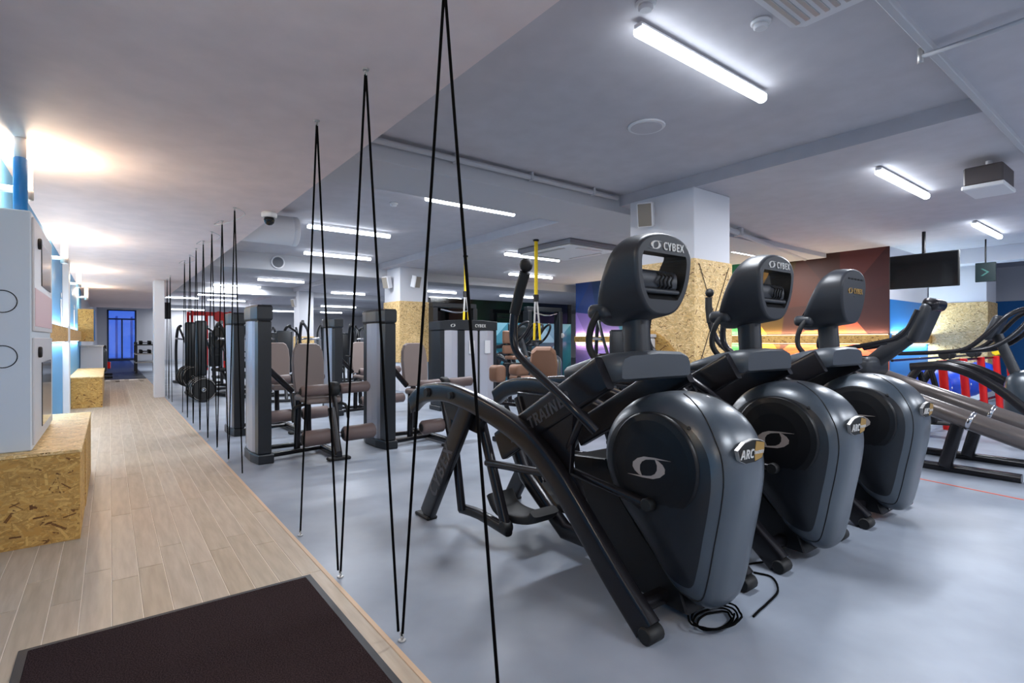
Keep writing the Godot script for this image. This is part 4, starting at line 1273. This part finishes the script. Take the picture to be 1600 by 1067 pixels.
	for x in [-0.55, 0.55]:
		beg(false); cbox(Vector3(x - 0.06, 0, -0.12), Vector3(x + 0.06, 1.95, 0.12), 0.01); fin("upright", M.frame_far, cf)
		beg(false); cbox(Vector3(x - 0.14, 0, -0.3), Vector3(x + 0.14, 0.06, 0.3), 0.01); fin("foot", M.frame_far, cf)
		beg(); rod(Vector3(x, 1.3, 0.14), Vector3(x + 0.04, 1.3, 0.14), 0.07); fin("pulley", M.silver, cf)
	beg(false); cbox(Vector3(-0.61, 1.95, -0.08), Vector3(0.61, 2.06, 0.08), 0.01); fin("top_beam", M.frame_far, cf)
	beg(); tube([Vector3(-0.4, 1.9, 0.1), Vector3(-0.1, 1.84, 0.16), Vector3(0.1, 1.84, 0.16), Vector3(0.4, 1.9, 0.1)], 0.02); fin("pull_up_bar", M.chrome, cf)
	dup(cf, w(9.3, 0, 10.8), 0.0, "black cable frame standing before the dark mural, next to the purple wall", "cable_station")
	dup(cf, w(8.7, 0, 14.2), 0.0, "black cable frame rising behind the low mural wall", "cable_station")

# ---------------------------------------------------------------- cardio
func make_cardio(label: String) -> Node3D:
	# incline trainer: two thick sloping tubes, floor rails, leaning mast with console and long handles; front is +z
	var t := thing("incline_trainer", label, "exercise machine", Vector3.ZERO, 0.0, "incline trainers")
	for k in 2:
		var x: float = [-0.45, 0.30][k]
		beg(); rod(Vector3(x, 0.88, -0.72), Vector3(x, 0.13, 1.45), 0.082, 18, 0.2)
		var tb := fin("incline_tube", M.tube_grey, t)
		beg(); rod(Vector3(x, 0.489, 0.41), Vector3(x, 0.4735, 0.455), 0.0875, 18); fin("band", M.chrome, tb)
		beg(); sweep([Vector3(x, 0.05, 0.25), Vector3(x, 0.48, 0.35)], 0.04, 0.05, Vector3(1, 0, 0), 8, 4.0); fin("strut", M.frame, t)
		beg(); sweep([Vector3(x + 0.05, 0.035, -0.9), Vector3(x + 0.05, 0.035, 0.75)], 0.045, 0.035, Vector3(1, 0, 0), 8, 4.0); fin("floor_rail", M.frame, t)
		beg(); tube(curve([Vector3(x * 0.6 - 0.02, 1.17, -0.25), Vector3(x * 0.8 - 0.02, 1.10, -0.62), Vector3(x * 0.8 - 0.02, 1.16, -0.32), Vector3(x * 0.8, 1.24, -0.10), Vector3(x * 0.8, 1.48, 0.02)], 4), 0.024, 8); fin("handle", M.frame, t)
	beg(); sweep([Vector3(-0.5, 0.035, -0.85), Vector3(0.4, 0.035, -0.85)], 0.035, 0.035, Vector3(0, 1, 0), 8, 4.0); fin("cross_bar", M.frame, t)
	beg(); sweep([Vector3(-0.05, 0.05, -0.8), Vector3(-0.05, 0.8, -0.62), Vector3(-0.03, 1.05, -0.35), Vector3(0, 1.30, -0.08)], 0.06, 0.085, Vector3(1, 0, 0), 10, 3.5); fin("mast", M.plastic, t)
	beg(); pill(Vector3(-0.08, 0.92, -0.52), Vector3(0.56, 0.20, 0.30), 0.06); fin("hub_cover", M.plastic, t)
	beg(); pill(Vector3.ZERO, Vector3(0.40, 0.40, 0.10), 0.045, Transform3D(Basis(Vector3(1, 0, 0), 0.35), Vector3(0, 1.36, -0.02)))
	var c := fin("console", M.plastic, t)
	beg(); pill(Vector3.ZERO, Vector3(0.36, 0.12, 0.14), 0.05, Transform3D(Basis(Vector3(1, 0, 0), 0.35), Vector3(0, 1.54, 0.06))); fin("visor", M.frame, c)
	beg(false); cbox(Vector3(-0.15, -0.15, -0.058), Vector3(0.15, 0.12, -0.048), 0.002, Transform3D(Basis(Vector3(1, 0, 0), 0.35), Vector3(0, 1.36, -0.02))); fin("screen", M.screen, c)
	return t

func make_curved_trainer(label: String) -> Node3D:
	var t := thing("curved_arm_trainer", label, "exercise machine", Vector3.ZERO, 0.0, "curved arm trainers")
	for s in [-1.0, 1.0]:
		beg(); tube(curve([Vector3(s * 0.28, 1.02, -0.75), Vector3(s * 0.30, 1.05, -0.30), Vector3(s * 0.30, 1.10, -0.08), Vector3(s * 0.29, 1.28, 0.10), Vector3(s * 0.26, 1.46, 0.25), Vector3(s * 0.20, 1.53, 0.40), Vector3(s * 0.2, 1.44, 0.42), Vector3(s * 0.24, 1.25, 0.30), Vector3(s * 0.27, 1.10, 0.10), Vector3(s * 0.28, 1.06, -0.15)], 4), 0.026, 8); fin("handle_arm", M.frame, t)
		beg(); sweep(curve([Vector3(s * 0.3, 0.86, -0.62), Vector3(s * 0.31, 0.88, -0.25), Vector3(s * 0.32, 0.72, 0.10), Vector3(s * 0.33, 0.45, 0.40), Vector3(s * 0.34, 0.10, 0.72)], 4), 0.035, 0.05, Vector3(1, 0, 0), 10, 3.0); fin("side_rail", M.frame, t)
		beg(); sweep([Vector3(s * 0.3, 0.03, -1.0), Vector3(s * 0.3, 0.84, -0.55)], 0.03, 0.045, Vector3(1, 0, 0), 8, 4.0); fin("rear_leg", M.frame, t)
		beg(); sweep([Vector3(s * 0.16, 0.18, -0.6), Vector3(s * 0.16, 0.2, -0.2)], 0.08, 0.02, Vector3(1, 0, 0), 8, 4.0); fin("pedal", M.rubber_black, t)
		beg(); sweep([Vector3(s * 0.22, 0.8, -0.55), Vector3(s * 0.22, 0.2, -0.4)], 0.025, 0.03, Vector3(1, 0, 0), 8, 4.0); fin("pedal_arm", M.frame, t)
	beg(); sweep([Vector3(-0.35, 0.04, 0.72), Vector3(0.35, 0.04, 0.72)], 0.035, 0.035, Vector3(0, 1, 0), 8, 4.0); fin("cross_bar", M.frame, t)
	beg(); pill(Vector3(0, 0.5, 0.48), Vector3(0.36, 0.72, 0.60), 0.17); fin("flywheel_shroud", M.shroud, t)
	beg(); sweep([Vector3(0, 0.75, 0.3), Vector3(0, 1.25, 0.12)], 0.05, 0.05, Vector3(1, 0, 0), 8, 3.0); fin("mast", M.plastic, t)
	beg(); pill(Vector3.ZERO, Vector3(0.34, 0.30, 0.09), 0.04, Transform3D(Basis(Vector3(1, 0, 0), 0.4), Vector3(0, 1.33, 0.10))); fin("console", M.plastic, t)
	return t

func make_rower(label: String) -> Node3D:
	var t := thing("rowing_machine", label, "exercise machine", Vector3.ZERO, 0.0, "low rowing machines")
	beg(); sweep([Vector3(0, 0.30, -1.1), Vector3(0, 0.36, 0.5)], 0.03, 0.05, Vector3(1, 0, 0), 8, 4.0); fin("slide_rail", M.silver, t)
	beg(); pill(Vector3(0, 0.55, 0.75), Vector3(0.30, 0.80, 0.70), 0.14); fin("flywheel_cover", M.plastic, t)
	beg(); pill(Vector3(0, 0.44, -0.45), Vector3(0.30, 0.07, 0.24), 0.03); fin("seat", M.rubber_black, t)
	for z in [-1.0, 0.75]:
		beg(); sweep([Vector3(-0.28, 0.03, z), Vector3(0.28, 0.03, z)], 0.03, 0.03, Vector3(0, 1, 0), 8, 4.0)
		var f := fin("foot", M.frame, t)
		beg(); sweep([Vector3(0, 0.03, z), Vector3(0, 0.32, z)], 0.03, 0.03, Vector3(1, 0, 0), 8, 4.0); fin("leg", M.frame, f)
	beg(); sweep([Vector3(0, 0.6, 0.6), Vector3(0, 0.92, 0.45)], 0.03, 0.025, Vector3(1, 0, 0), 8, 4.0); fin("arm", M.frame, t)
	beg(); pill(Vector3(0, 0.93, 0.42), Vector3(0.26, 0.16, 0.06), 0.025); fin("console", M.frame, t)
	for s in [-1.0, 1.0]:
		beg(false); cbox(Vector3(s * 0.16 - 0.07, -0.14, -0.012), Vector3(s * 0.16 + 0.07, 0.14, 0.012), 0.006, Transform3D(Basis(Vector3(1, 0, 0), -0.8), Vector3(0, 0.38, 0.36))); fin("foot_rest", M.red, t)
	return t

func build_cardio() -> void:
	var c := make_cardio("incline trainer with two thick grey sloping tubes beside the last arc trainer")
	c.position = w(6.45, 0, 1.66)
	var e := make_curved_trainer("black trainer with tall curved arms beyond the sloping tubes, near the pillar")
	e.position = w(8.1, 0, 1.55)
	dup(e, w(6.4, 0, 8.3), 0.4, "black curved arm trainer under the yellow hanging strap", "curved_arm_trainer")
	dup(e, w(7.6, 0, 9.3), 0.4, "black curved arm trainer standing just before the dark mural", "curved_arm_trainer")
	var r := make_rower("low rowing machine with red foot rests behind the nearest arc trainer")
	r.position = w(5.3, 0, 5.3)
	dup(r, w(6.5, 0, 4.6), 0.0, "low rowing machine with red foot rests behind the middle arc trainer", "rowing_machine")
	dup(r, w(7.6, 0, 4.3), 0.0, "low rowing machine with red foot rests behind the last arc trainer", "rowing_machine")
	dup(r, w(8.7, 0, 4.2), 0.0, "low rowing machine with red foot rests farthest along by the painted wall", "rowing_machine")
	# exercise balls in a red rack
	var k := thing("ball_rack", "red post rack holding blue exercise balls before the strand board pillar", "rack", w(10.85, 0, 2.4))
	for i in 5:
		beg(); sweep([Vector3(-2.0 + i * 1.0, 0.0, 0.35), Vector3(-2.05 + i * 1.0, 0.92, 0.30)], 0.045, 0.045, Vector3(1, 0, 0), 8, 4.0); fin("post", M.red, k)
	for y in [0.22, 0.90]:
		for z in [-0.25, 0.26]:
			beg(); tube([Vector3(-2.1, y, z), Vector3(2.1, y, z)], 0.02, 8); fin("rail", M.frame, k)
	var bl := thing("exercise_ball", "blue exercise ball at the corridor end of the red rack", "ball", w(9.35, 0.52, 2.4), 0.0, "blue exercise balls")
	beg(); pill(Vector3.ZERO, Vector3(0.56, 0.56, 0.56), 0.28, Transform3D.IDENTITY, 6); fin("ball", M.ball, bl)
	beg(); rod(Vector3(0, 0, 0.275), Vector3(0, 0, 0.285), 0.015); fin("valve", M.white, bl)
	var bn := ["second blue exercise ball along the red rack", "third blue exercise ball along the red rack", "blue exercise ball at the wall end of the red rack"]
	for i in 3: dup(bl, w(10.35 + i * 1.0, 0.52, 2.4), 0.5 * i, bn[i], "exercise_ball")
	for i in 3:
		var d := thing("dumbbell", ["yellow dumbbell on top of the red ball rack", "black dumbbell at the near end of the red ball rack", "black dumbbell in the middle of the red ball rack"][i], "dumbbell", w([12.2, 9.2, 10.6][i], 0.985, 2.14), 0.0, "dumbbells on the ball rack")
		beg(); rod(Vector3(-0.10, 0, 0), Vector3(0.10, 0, 0), 0.016); fin("grip", M.chrome, d)
		for s in [-1.0, 1.0]:
			beg(); rod(Vector3(s * 0.10, 0, 0), Vector3(s * 0.17, 0, 0), 0.065, 8); fin("weight", M.yellow if i == 0 else M.rubber_black, d)
	# far end of the corridor
	dup(r, w(-0.22, 0, 21.3), 0.0, "low rowing machine far down the dark floor by the corridor end", "rowing_machine")
	var dr := thing("dumbbell_rack", "long dumbbell rack on the dark floor at the corridor end", "rack", w(1.25, 0, 23.5))
	for y in [0.35, 0.65, 0.98]:
		beg(false); cbox(Vector3(-0.55, y, -0.9), Vector3(0.1, y + 0.04, 0.6), 0.005); fin("shelf", M.frame_far if y > 0.9 else M.silver, dr)
	for z in [-0.85, 0.55]:
		beg(false); cbox(Vector3(-0.54, 0, z - 0.03), Vector3(-0.48, 1.1, z + 0.03), 0.004); fin("post", M.frame_far, dr)
		beg(false); cbox(Vector3(0.04, 0, z - 0.03), Vector3(0.10, 1.1, z + 0.03), 0.004); fin("post", M.frame_far, dr)
	for i in 8:
		var d := thing("dumbbell", ["first", "second", "third", "fourth", "fifth", "sixth", "seventh", "eighth"][i] + " black dumbbell along the long rack at the corridor end", "dumbbell", w(1.02, [1.085, 0.755][i % 2], 23.1 + (i / 2) * 0.33), 0.0, "dumbbells on the long rack")
		beg(); rod(Vector3(-0.09, 0, 0), Vector3(0.09, 0, 0), 0.016); fin("grip", M.chrome, d)
		for s in [-1.0, 1.0]:
			beg(); rod(Vector3(s * 0.09, 0, 0), Vector3(s * 0.17, 0, 0), 0.065, 8); fin("weight", M.rubber_black, d)

# ---------------------------------------------------------------- things on the ceiling and columns
func speaker(label: String, at: Vector3, turn: float, tilt: float, group := "") -> void:
	var t := thing("loudspeaker", label, "loudspeaker", at, turn, group)
	t.rotation.x = tilt
	beg(false); cbox(Vector3(-0.09, -0.14, 0.0), Vector3(0.09, 0.14, 0.15), 0.015); fin("body", M.white, t)
	beg(false); cbox(Vector3(-0.075, -0.125, 0.150), Vector3(0.075, 0.125, 0.158), 0.004); fin("grille", mat(Color(0.55, 0.52, 0.48), 0.8), t)
	beg(); tube([Vector3(0, 0, 0.0), Vector3(0, 0.02, -0.08)], 0.015); fin("bracket", M.white, t)

func strap(x: float, d: float, top: float, y1: float, y2: float, y3: float, label: String) -> void:
	var t := thing("suspension_strap", label, "strap trainer", w(x, top, d), 0.0, "yellow and black strap trainers")
	beg(); rod(Vector3(0, 0, 0), Vector3(0, -0.03, 0), 0.05); fin("anchor", M.rubber_black, t)
	beg(); sweep([Vector3(0, -0.02, 0), Vector3(0, y1 - top, 0)], 0.035, 0.012, Vector3(1, 0, 0), 8, 4.0); fin("upper_strap", M.yellow, t)
	beg(false); cbox(Vector3(-0.05, y1 - top - 0.12, -0.02), Vector3(0.05, y1 - top, 0.02), 0.008); fin("buckle", M.rubber_black, t)
	for s in [-1.0, 1.0]:
		beg(); sweep([Vector3(s * 0.02, y1 - top - 0.1, 0), Vector3(s * 0.05, y2 - top, 0.02)], 0.018, 0.005, Vector3(1, 0, 0), 8, 4.0); fin("lower_strap", M.silver, t)
		beg(); sweep([Vector3(s * 0.05, y2 - top, 0.02), Vector3(s * 0.065, y3 - top, 0.03)], 0.022, 0.008, Vector3(1, 0, 0), 8, 4.0); fin("loop", M.yellow, t)
		beg(); rod(Vector3(s * 0.065 - 0.06, y3 - top, 0.03), Vector3(s * 0.065 + 0.06, y3 - top, 0.03), 0.018); fin("handle", M.rubber_black, t)

func build_ceiling_things() -> void:
	var row := "strip light"
	var ls := [
		[2.36, 3.75, 1.93, 2.95, "bright strip light nearest overhead, above the arc trainers"],
		[3.09, 4.46, 5.80, 2.95, "strip light just past the first ceiling beam, above the hip machine"],
		[2.41, 3.76, 8.33, 2.95, "strip light above the second row weight machine, behind the cords"],
		[3.10, 4.50, 10.95, 2.95, "strip light close before the second ceiling beam"],
		[5.94, 7.31, 8.0, 2.83, "strip light crossed by the nearer yellow strap"],
		[7.85, 9.25, 10.4, 2.83, "strip light over the dark mural wall beside the yellow strap"],
		[3.40, 4.70, 16.6, 2.95, "strip light in the third bay beside the far column"],
		[2.60, 4.00, 19.1, 2.95, "strip light right before the third ceiling beam, corridor side"],
		[2.70, 4.05, 23.6, 2.95, "strip light over the red power rack"],
		[3.40, 4.90, 26.5, 2.95, "strip light right before the fourth ceiling beam"],
		[1.70, 3.00, 25.9, 2.95, "strip light by the end of the corridor soffit"],
		[2.80, 4.45, 36.0, 2.95, "strip light at the far white wall, corridor side"],
		[8.45, 9.60, 15.8, 2.83, "strip light behind the clad column, nearer of two"],
		[9.85, 11.3, 18.2, 2.83, "strip light behind the clad column, farther of two"],
		[6.09, 7.30, 18.3, 2.83, "strip light beyond the far column, nearest of its row"],
		[8.15, 9.90, 26.0, 2.83, "strip light beyond the far column, deep in the hall"],
		[7.20, 8.80, 32.2, 2.83, "strip light at the far white wall, hall side"],
		[11.5, 13.3, 15.8, 2.83, "strip light behind the dark mural wall near the purple wall"],
		[10.0, 11.3, 32.0, 2.83, "strip light deepest in the hall, beyond the far columns"],
		[5.89, 7.35, 1.90, 2.83, "strip light over the incline trainer, past the ceiling step"],
		[9.66, 11.2, 1.95, 2.83, "strip light over the red ball rack"],
		[9.0, 10.4, 5.2, 2.83, "strip light hidden past the column, over the painted wall"],
		[2.4, 3.8, -1.9, 2.78, "strip light behind the viewer, over the grey floor"],
		[5.9, 7.3, -1.9, 2.78, "strip light behind the viewer, second across the hall"],
		[9.6, 11.1, -1.9, 2.78, "strip light behind the viewer, third across the hall"],
	]
	for l in ls: strip_light(l[0], l[1], l[2], l[3], l[4], 1.5 if l[2] < 0.0 else 1.0)
	var t: Node3D
	# round ceiling loudspeaker, detectors
	t = thing("ceiling_speaker", "round white loudspeaker set flush in the ceiling beyond the nearest strip light", "loudspeaker", w(3.6, 3.0, 2.85))
	beg(); rod(Vector3(0, 0.0, 0), Vector3(0, -0.016, 0), 0.155, 28); fin("ring", M.white, t)
	beg(); rod(Vector3(0, -0.014, 0), Vector3(0, -0.020, 0), 0.13, 28); fin("grille", M.ceil, t)
	var dn := [[2.28, 3.0, 1.81, "white smoke detector on the ceiling nearest the viewer"], [2.98, 3.0, 6.48, "white smoke detector on the ceiling by the strip light past the beam"], [2.93, 3.0, 1.52, "white smoke detector beside the air conditioner"]]
	for d in dn:
		t = thing("smoke_detector", d[3], "smoke detector", w(d[0], d[1], d[2]))
		beg(); rod(Vector3.ZERO, Vector3(0, -0.02, 0), 0.055, 20); fin("base", M.white, t)
		beg(); rod(Vector3(0, -0.018, 0), Vector3(0, -0.045, 0), 0.04, 20, 0.4); fin("head", M.white, t)
	# air conditioners
	t = thing("air_conditioner", "white ceiling air conditioner with fine slats over the nearest arc trainer", "air conditioner", w(2.72, 2.995, 1.175))
	beg(); prism([Vector2(-0.36, -0.17), Vector2(-0.30, -0.23), Vector2(0.30, -0.23), Vector2(0.36, -0.17), Vector2(0.36, 0.17), Vector2(0.30, 0.23), Vector2(-0.30, 0.23), Vector2(-0.36, 0.17)], up_xf(-0.03), 0.06, 0.014); fin("casing", M.white, t)
	for i in 8:
		beg(false); cbox(Vector3(-0.29, -0.068, -0.19 + i * 0.05), Vector3(0.29, -0.058, -0.165 + i * 0.05), 0.002); fin("slat", M.silver, t)
	t = thing("air_conditioner", "square white ceiling cassette air conditioner with deep skirt past the clad column", "air conditioner", w(6.6, 2.865, 7.0))
	beg(false); cbox(Vector3(-0.6, -0.085, -0.7), Vector3(0.6, 0.0, 0.7), 0.01); fin("skirt", mat(Color(0.5, 0.5, 0.53), 0.7), t)
	beg(false); cbox(Vector3(-0.57, -0.11, -0.67), Vector3(0.57, -0.085, 0.67), 0.012); fin("panel", M.white, t)
	for s in [-1.0, 1.0]:
		beg(false); cbox(Vector3(s * 0.45 - 0.03, -0.118, -0.4), Vector3(s * 0.45 + 0.03, -0.11, 0.4), 0.002); fin("louver", M.silver, t)
		beg(false); cbox(Vector3(-0.3, -0.118, s * 0.55 - 0.03), Vector3(0.3, -0.11, s * 0.55 + 0.03), 0.002); fin("louver", M.silver, t)
	# round duct end, round grille
	t = thing("air_duct", "fat round white duct coming out of the soffit edge", "duct", w(1.29, 2.72, 7.8))
	beg(); rod(Vector3(0.0, 0, 0), Vector3(0.80, 0, 0), 0.20, 28, 0.1); fin("tube", M.white, t)
	beg(); rod(Vector3(0.74, 0, 0), Vector3(0.82, 0, 0), 0.206, 28, 0.05); fin("collar", M.white, t)
	t = thing("air_vent", "round grey air vent on the second ceiling beam", "vent", w(2.90, 2.78, 11.9))
	t.position = w(2.83, 2.83, 11.9)
	beg(); rod(Vector3.ZERO, Vector3(0, 0, 0.03), 0.14, 24); fin("ring", M.white, t)
	beg(); rod(Vector3(0, 0, 0.025), Vector3(0, 0, 0.035), 0.11, 24); fin("grille", mat(Color(0.4, 0.41, 0.43), 0.8), t)
	# pipes
	t = thing("ceiling_pipe", "white pipe running along the first ceiling beam", "pipe", w(1.3, 2.945, 4.40))
	beg(); rod(Vector3.ZERO, Vector3(3.7, 0, 0), 0.028, 12); fin("shaft", M.beam, t)
	for i in 4:
		beg(false); cbox(Vector3(0.4 + i * 0.95, -0.035, -0.035), Vector3(0.43 + i * 0.95, 0.055, 0.035), 0.004); fin("clamp", M.beam, t)
	t = thing("ceiling_pipe", "white pipe along the painted wall side of the ceiling, behind the middle trainer", "pipe", w(6.0, 2.80, 4.0))
	beg(); rod(Vector3.ZERO, Vector3(5.0, 0, -0.8), 0.04, 12); fin("shaft", M.beam, t)
	beg(false); cbox(Vector3(1.5, -0.05, -0.30), Vector3(1.56, 0.07, -0.18), 0.004); fin("clamp", M.beam, t)
	t = thing("ceiling_pipe", "thin conduit under the dropped ceiling panel with a fixing at its end", "pipe", w(3.64, 2.79, 0.97))
	beg(); rod(Vector3.ZERO, Vector3(-0.05, 0, 1.5), 0.013, 10); fin("shaft", M.beam, t)
	beg(); rod(Vector3(0, 0.05, 0), Vector3(0, -0.035, 0), 0.016, 10); fin("fixing", M.silver, t)
	# projector
	t = thing("ceiling_projector", "brown and white projector box under the ceiling near the trim", "projector", w(6.55, 2.84, 1.22))
	beg(false); cbox(Vector3(-0.22, -0.22, -0.14), Vector3(0.22, -0.05, 0.14), 0.012); fin("body", mat(Color(0.30, 0.27, 0.27), 0.6), t)
	beg(false); cbox(Vector3(-0.24, -0.26, -0.15), Vector3(0.24, -0.22, 0.15), 0.008); fin("tray", M.white, t)
	beg(); tube([Vector3(0, -0.06, 0), Vector3(0, 0.03, 0)], 0.025); fin("mount", M.white, t)
	# dome camera on the soffit edge
	t = thing("security_camera", "white dome camera at the soffit edge above the weight machines", "camera", w(1.22, 2.42, 5.45))
	beg(); rod(Vector3.ZERO, Vector3(0, -0.05, 0), 0.07, 20); fin("base", M.white, t)
	beg(); pill(Vector3(0, -0.075, 0), Vector3(0.10, 0.10, 0.10), 0.05); fin("dome", M.screen, t)
	# wires looped along the soffit between cords
	for i in 3:
		var d0: float = [5.44, 6.82, 8.9][i]
		t = thing("thin_wire", ["thin grey wire looped between cords, first past the gap", "thin grey wire looped between cords, second past the gap", "thin grey wire looped between cords, farthest from the gap"][i], "wire")
		beg(); tube(curve([w(0.92, 2.42, d0), w(1.0, 2.36, d0 - 0.05), w(0.93, 2.345, d0 + 0.35), w(0.85, 2.37, d0 + 0.7), w(0.90, 2.42, d0 + 0.72)], 4), 0.003, 5); fin("wire", M.silver, t)
	# loudspeakers on columns
	speaker("white loudspeaker on the near column above the cladding", w(5.0, 2.66, 3.95), -PI / 2 + 0.5, 0.25)
	speaker("white loudspeaker on the corridor side of the second column", w(5.22, 2.55, 11.6), -PI / 2 + 0.4, 0.25)
	speaker("white loudspeaker on the viewer side of the second column", w(5.6, 2.55, 11.1), 0.3, 0.25)
	speaker("white loudspeaker on the third column by the strip lights", w(5.22, 2.5, 19.4), -PI / 2 + 0.4, 0.25)
	t = thing("hung_speaker", "black box loudspeaker hung at the end of the soffit by the partition fin", "loudspeaker", w(1.62, 1.98, 24.0))
	beg(false); cbox(Vector3(-0.22, 0, -0.2), Vector3(0.22, 0.62, 0.2), 0.02); fin("body", M.rubber_black, t)
	beg(false); cbox(Vector3(-0.19, 0.03, 0.2), Vector3(0.19, 0.59, 0.212), 0.006); fin("grille", M.frame_far, t)
	beg(); tube([Vector3(0, 0.61, 0), Vector3(0, 1.03, 0)], 0.02); fin("hanger", M.frame_far, t)
	strap(5.68, 6.78, 2.87, 1.95, 1.47, 1.17, "yellow and black strap trainer hung nearer, behind the nearest console")
	strap(5.64, 8.92, 2.87, 2.16, 1.75, 1.50, "yellow and black strap trainer hung farther, above the twin weight tower")
	# television
	t = thing("television", "black television hung from the ceiling at the end of the painted wall", "television", w(10.0, 2.0, 2.63), -PI / 2)
	beg(false); cbox(Vector3(-0.44, 0, -0.06), Vector3(0.44, 0.53, 0.0), 0.008); fin("bezel", M.rubber_black, t)
	beg(false); cbox(Vector3(-0.425, 0.02, 0.0), Vector3(0.425, 0.515, 0.004), 0.001); fin("screen", M.screen, t)
	beg(); tube([Vector3(0, 0.5, -0.05), Vector3(0, 0.87, -0.05)], 0.025); fin("mount_pole", M.frame, t)
	t = thing("exit_sign", "dark green exit sign with pale arrow mark beside the television", "sign", w(11.6, 2.16, 2.2), -PI / 2)
	beg(false); cbox(Vector3(-0.13, 0, -0.05), Vector3(0.13, 0.32, 0.0), 0.006); fin("box", mat(Color(0.03, 0.10, 0.11), 0.3), t)
	beg(false); prism([Vector2(-0.06, 0.10), Vector2(0.02, 0.16), Vector2(-0.06, 0.22), Vector2(-0.03, 0.22), Vector2(0.05, 0.16), Vector2(-0.03, 0.10)], Transform3D(Basis(), Vector3(0.0, 0, 0.003)), 0.004); fin("arrow_mark", mat(Color(0.18, 0.36, 0.34), 0.4), t)
	beg(); tube([Vector3(0, 0.31, -0.02), Vector3(0, 0.71, -0.02)], 0.012); fin("hanger", M.frame, t)
	# dispenser on the near column
	t = thing("paper_dispenser", "small white dispenser on the strand board of the near column", "dispenser", w(5.03, 1.06, 3.93), -PI / 2)
	beg(false); cbox(Vector3(-0.09, 0, 0.0), Vector3(0.09, 0.16, 0.10), 0.02); fin("body", M.white, t)
	beg(false); cbox(Vector3(-0.10, 0.16, 0.0), Vector3(0.10, 0.20, 0.11), 0.008); fin("lid", M.wall, t)
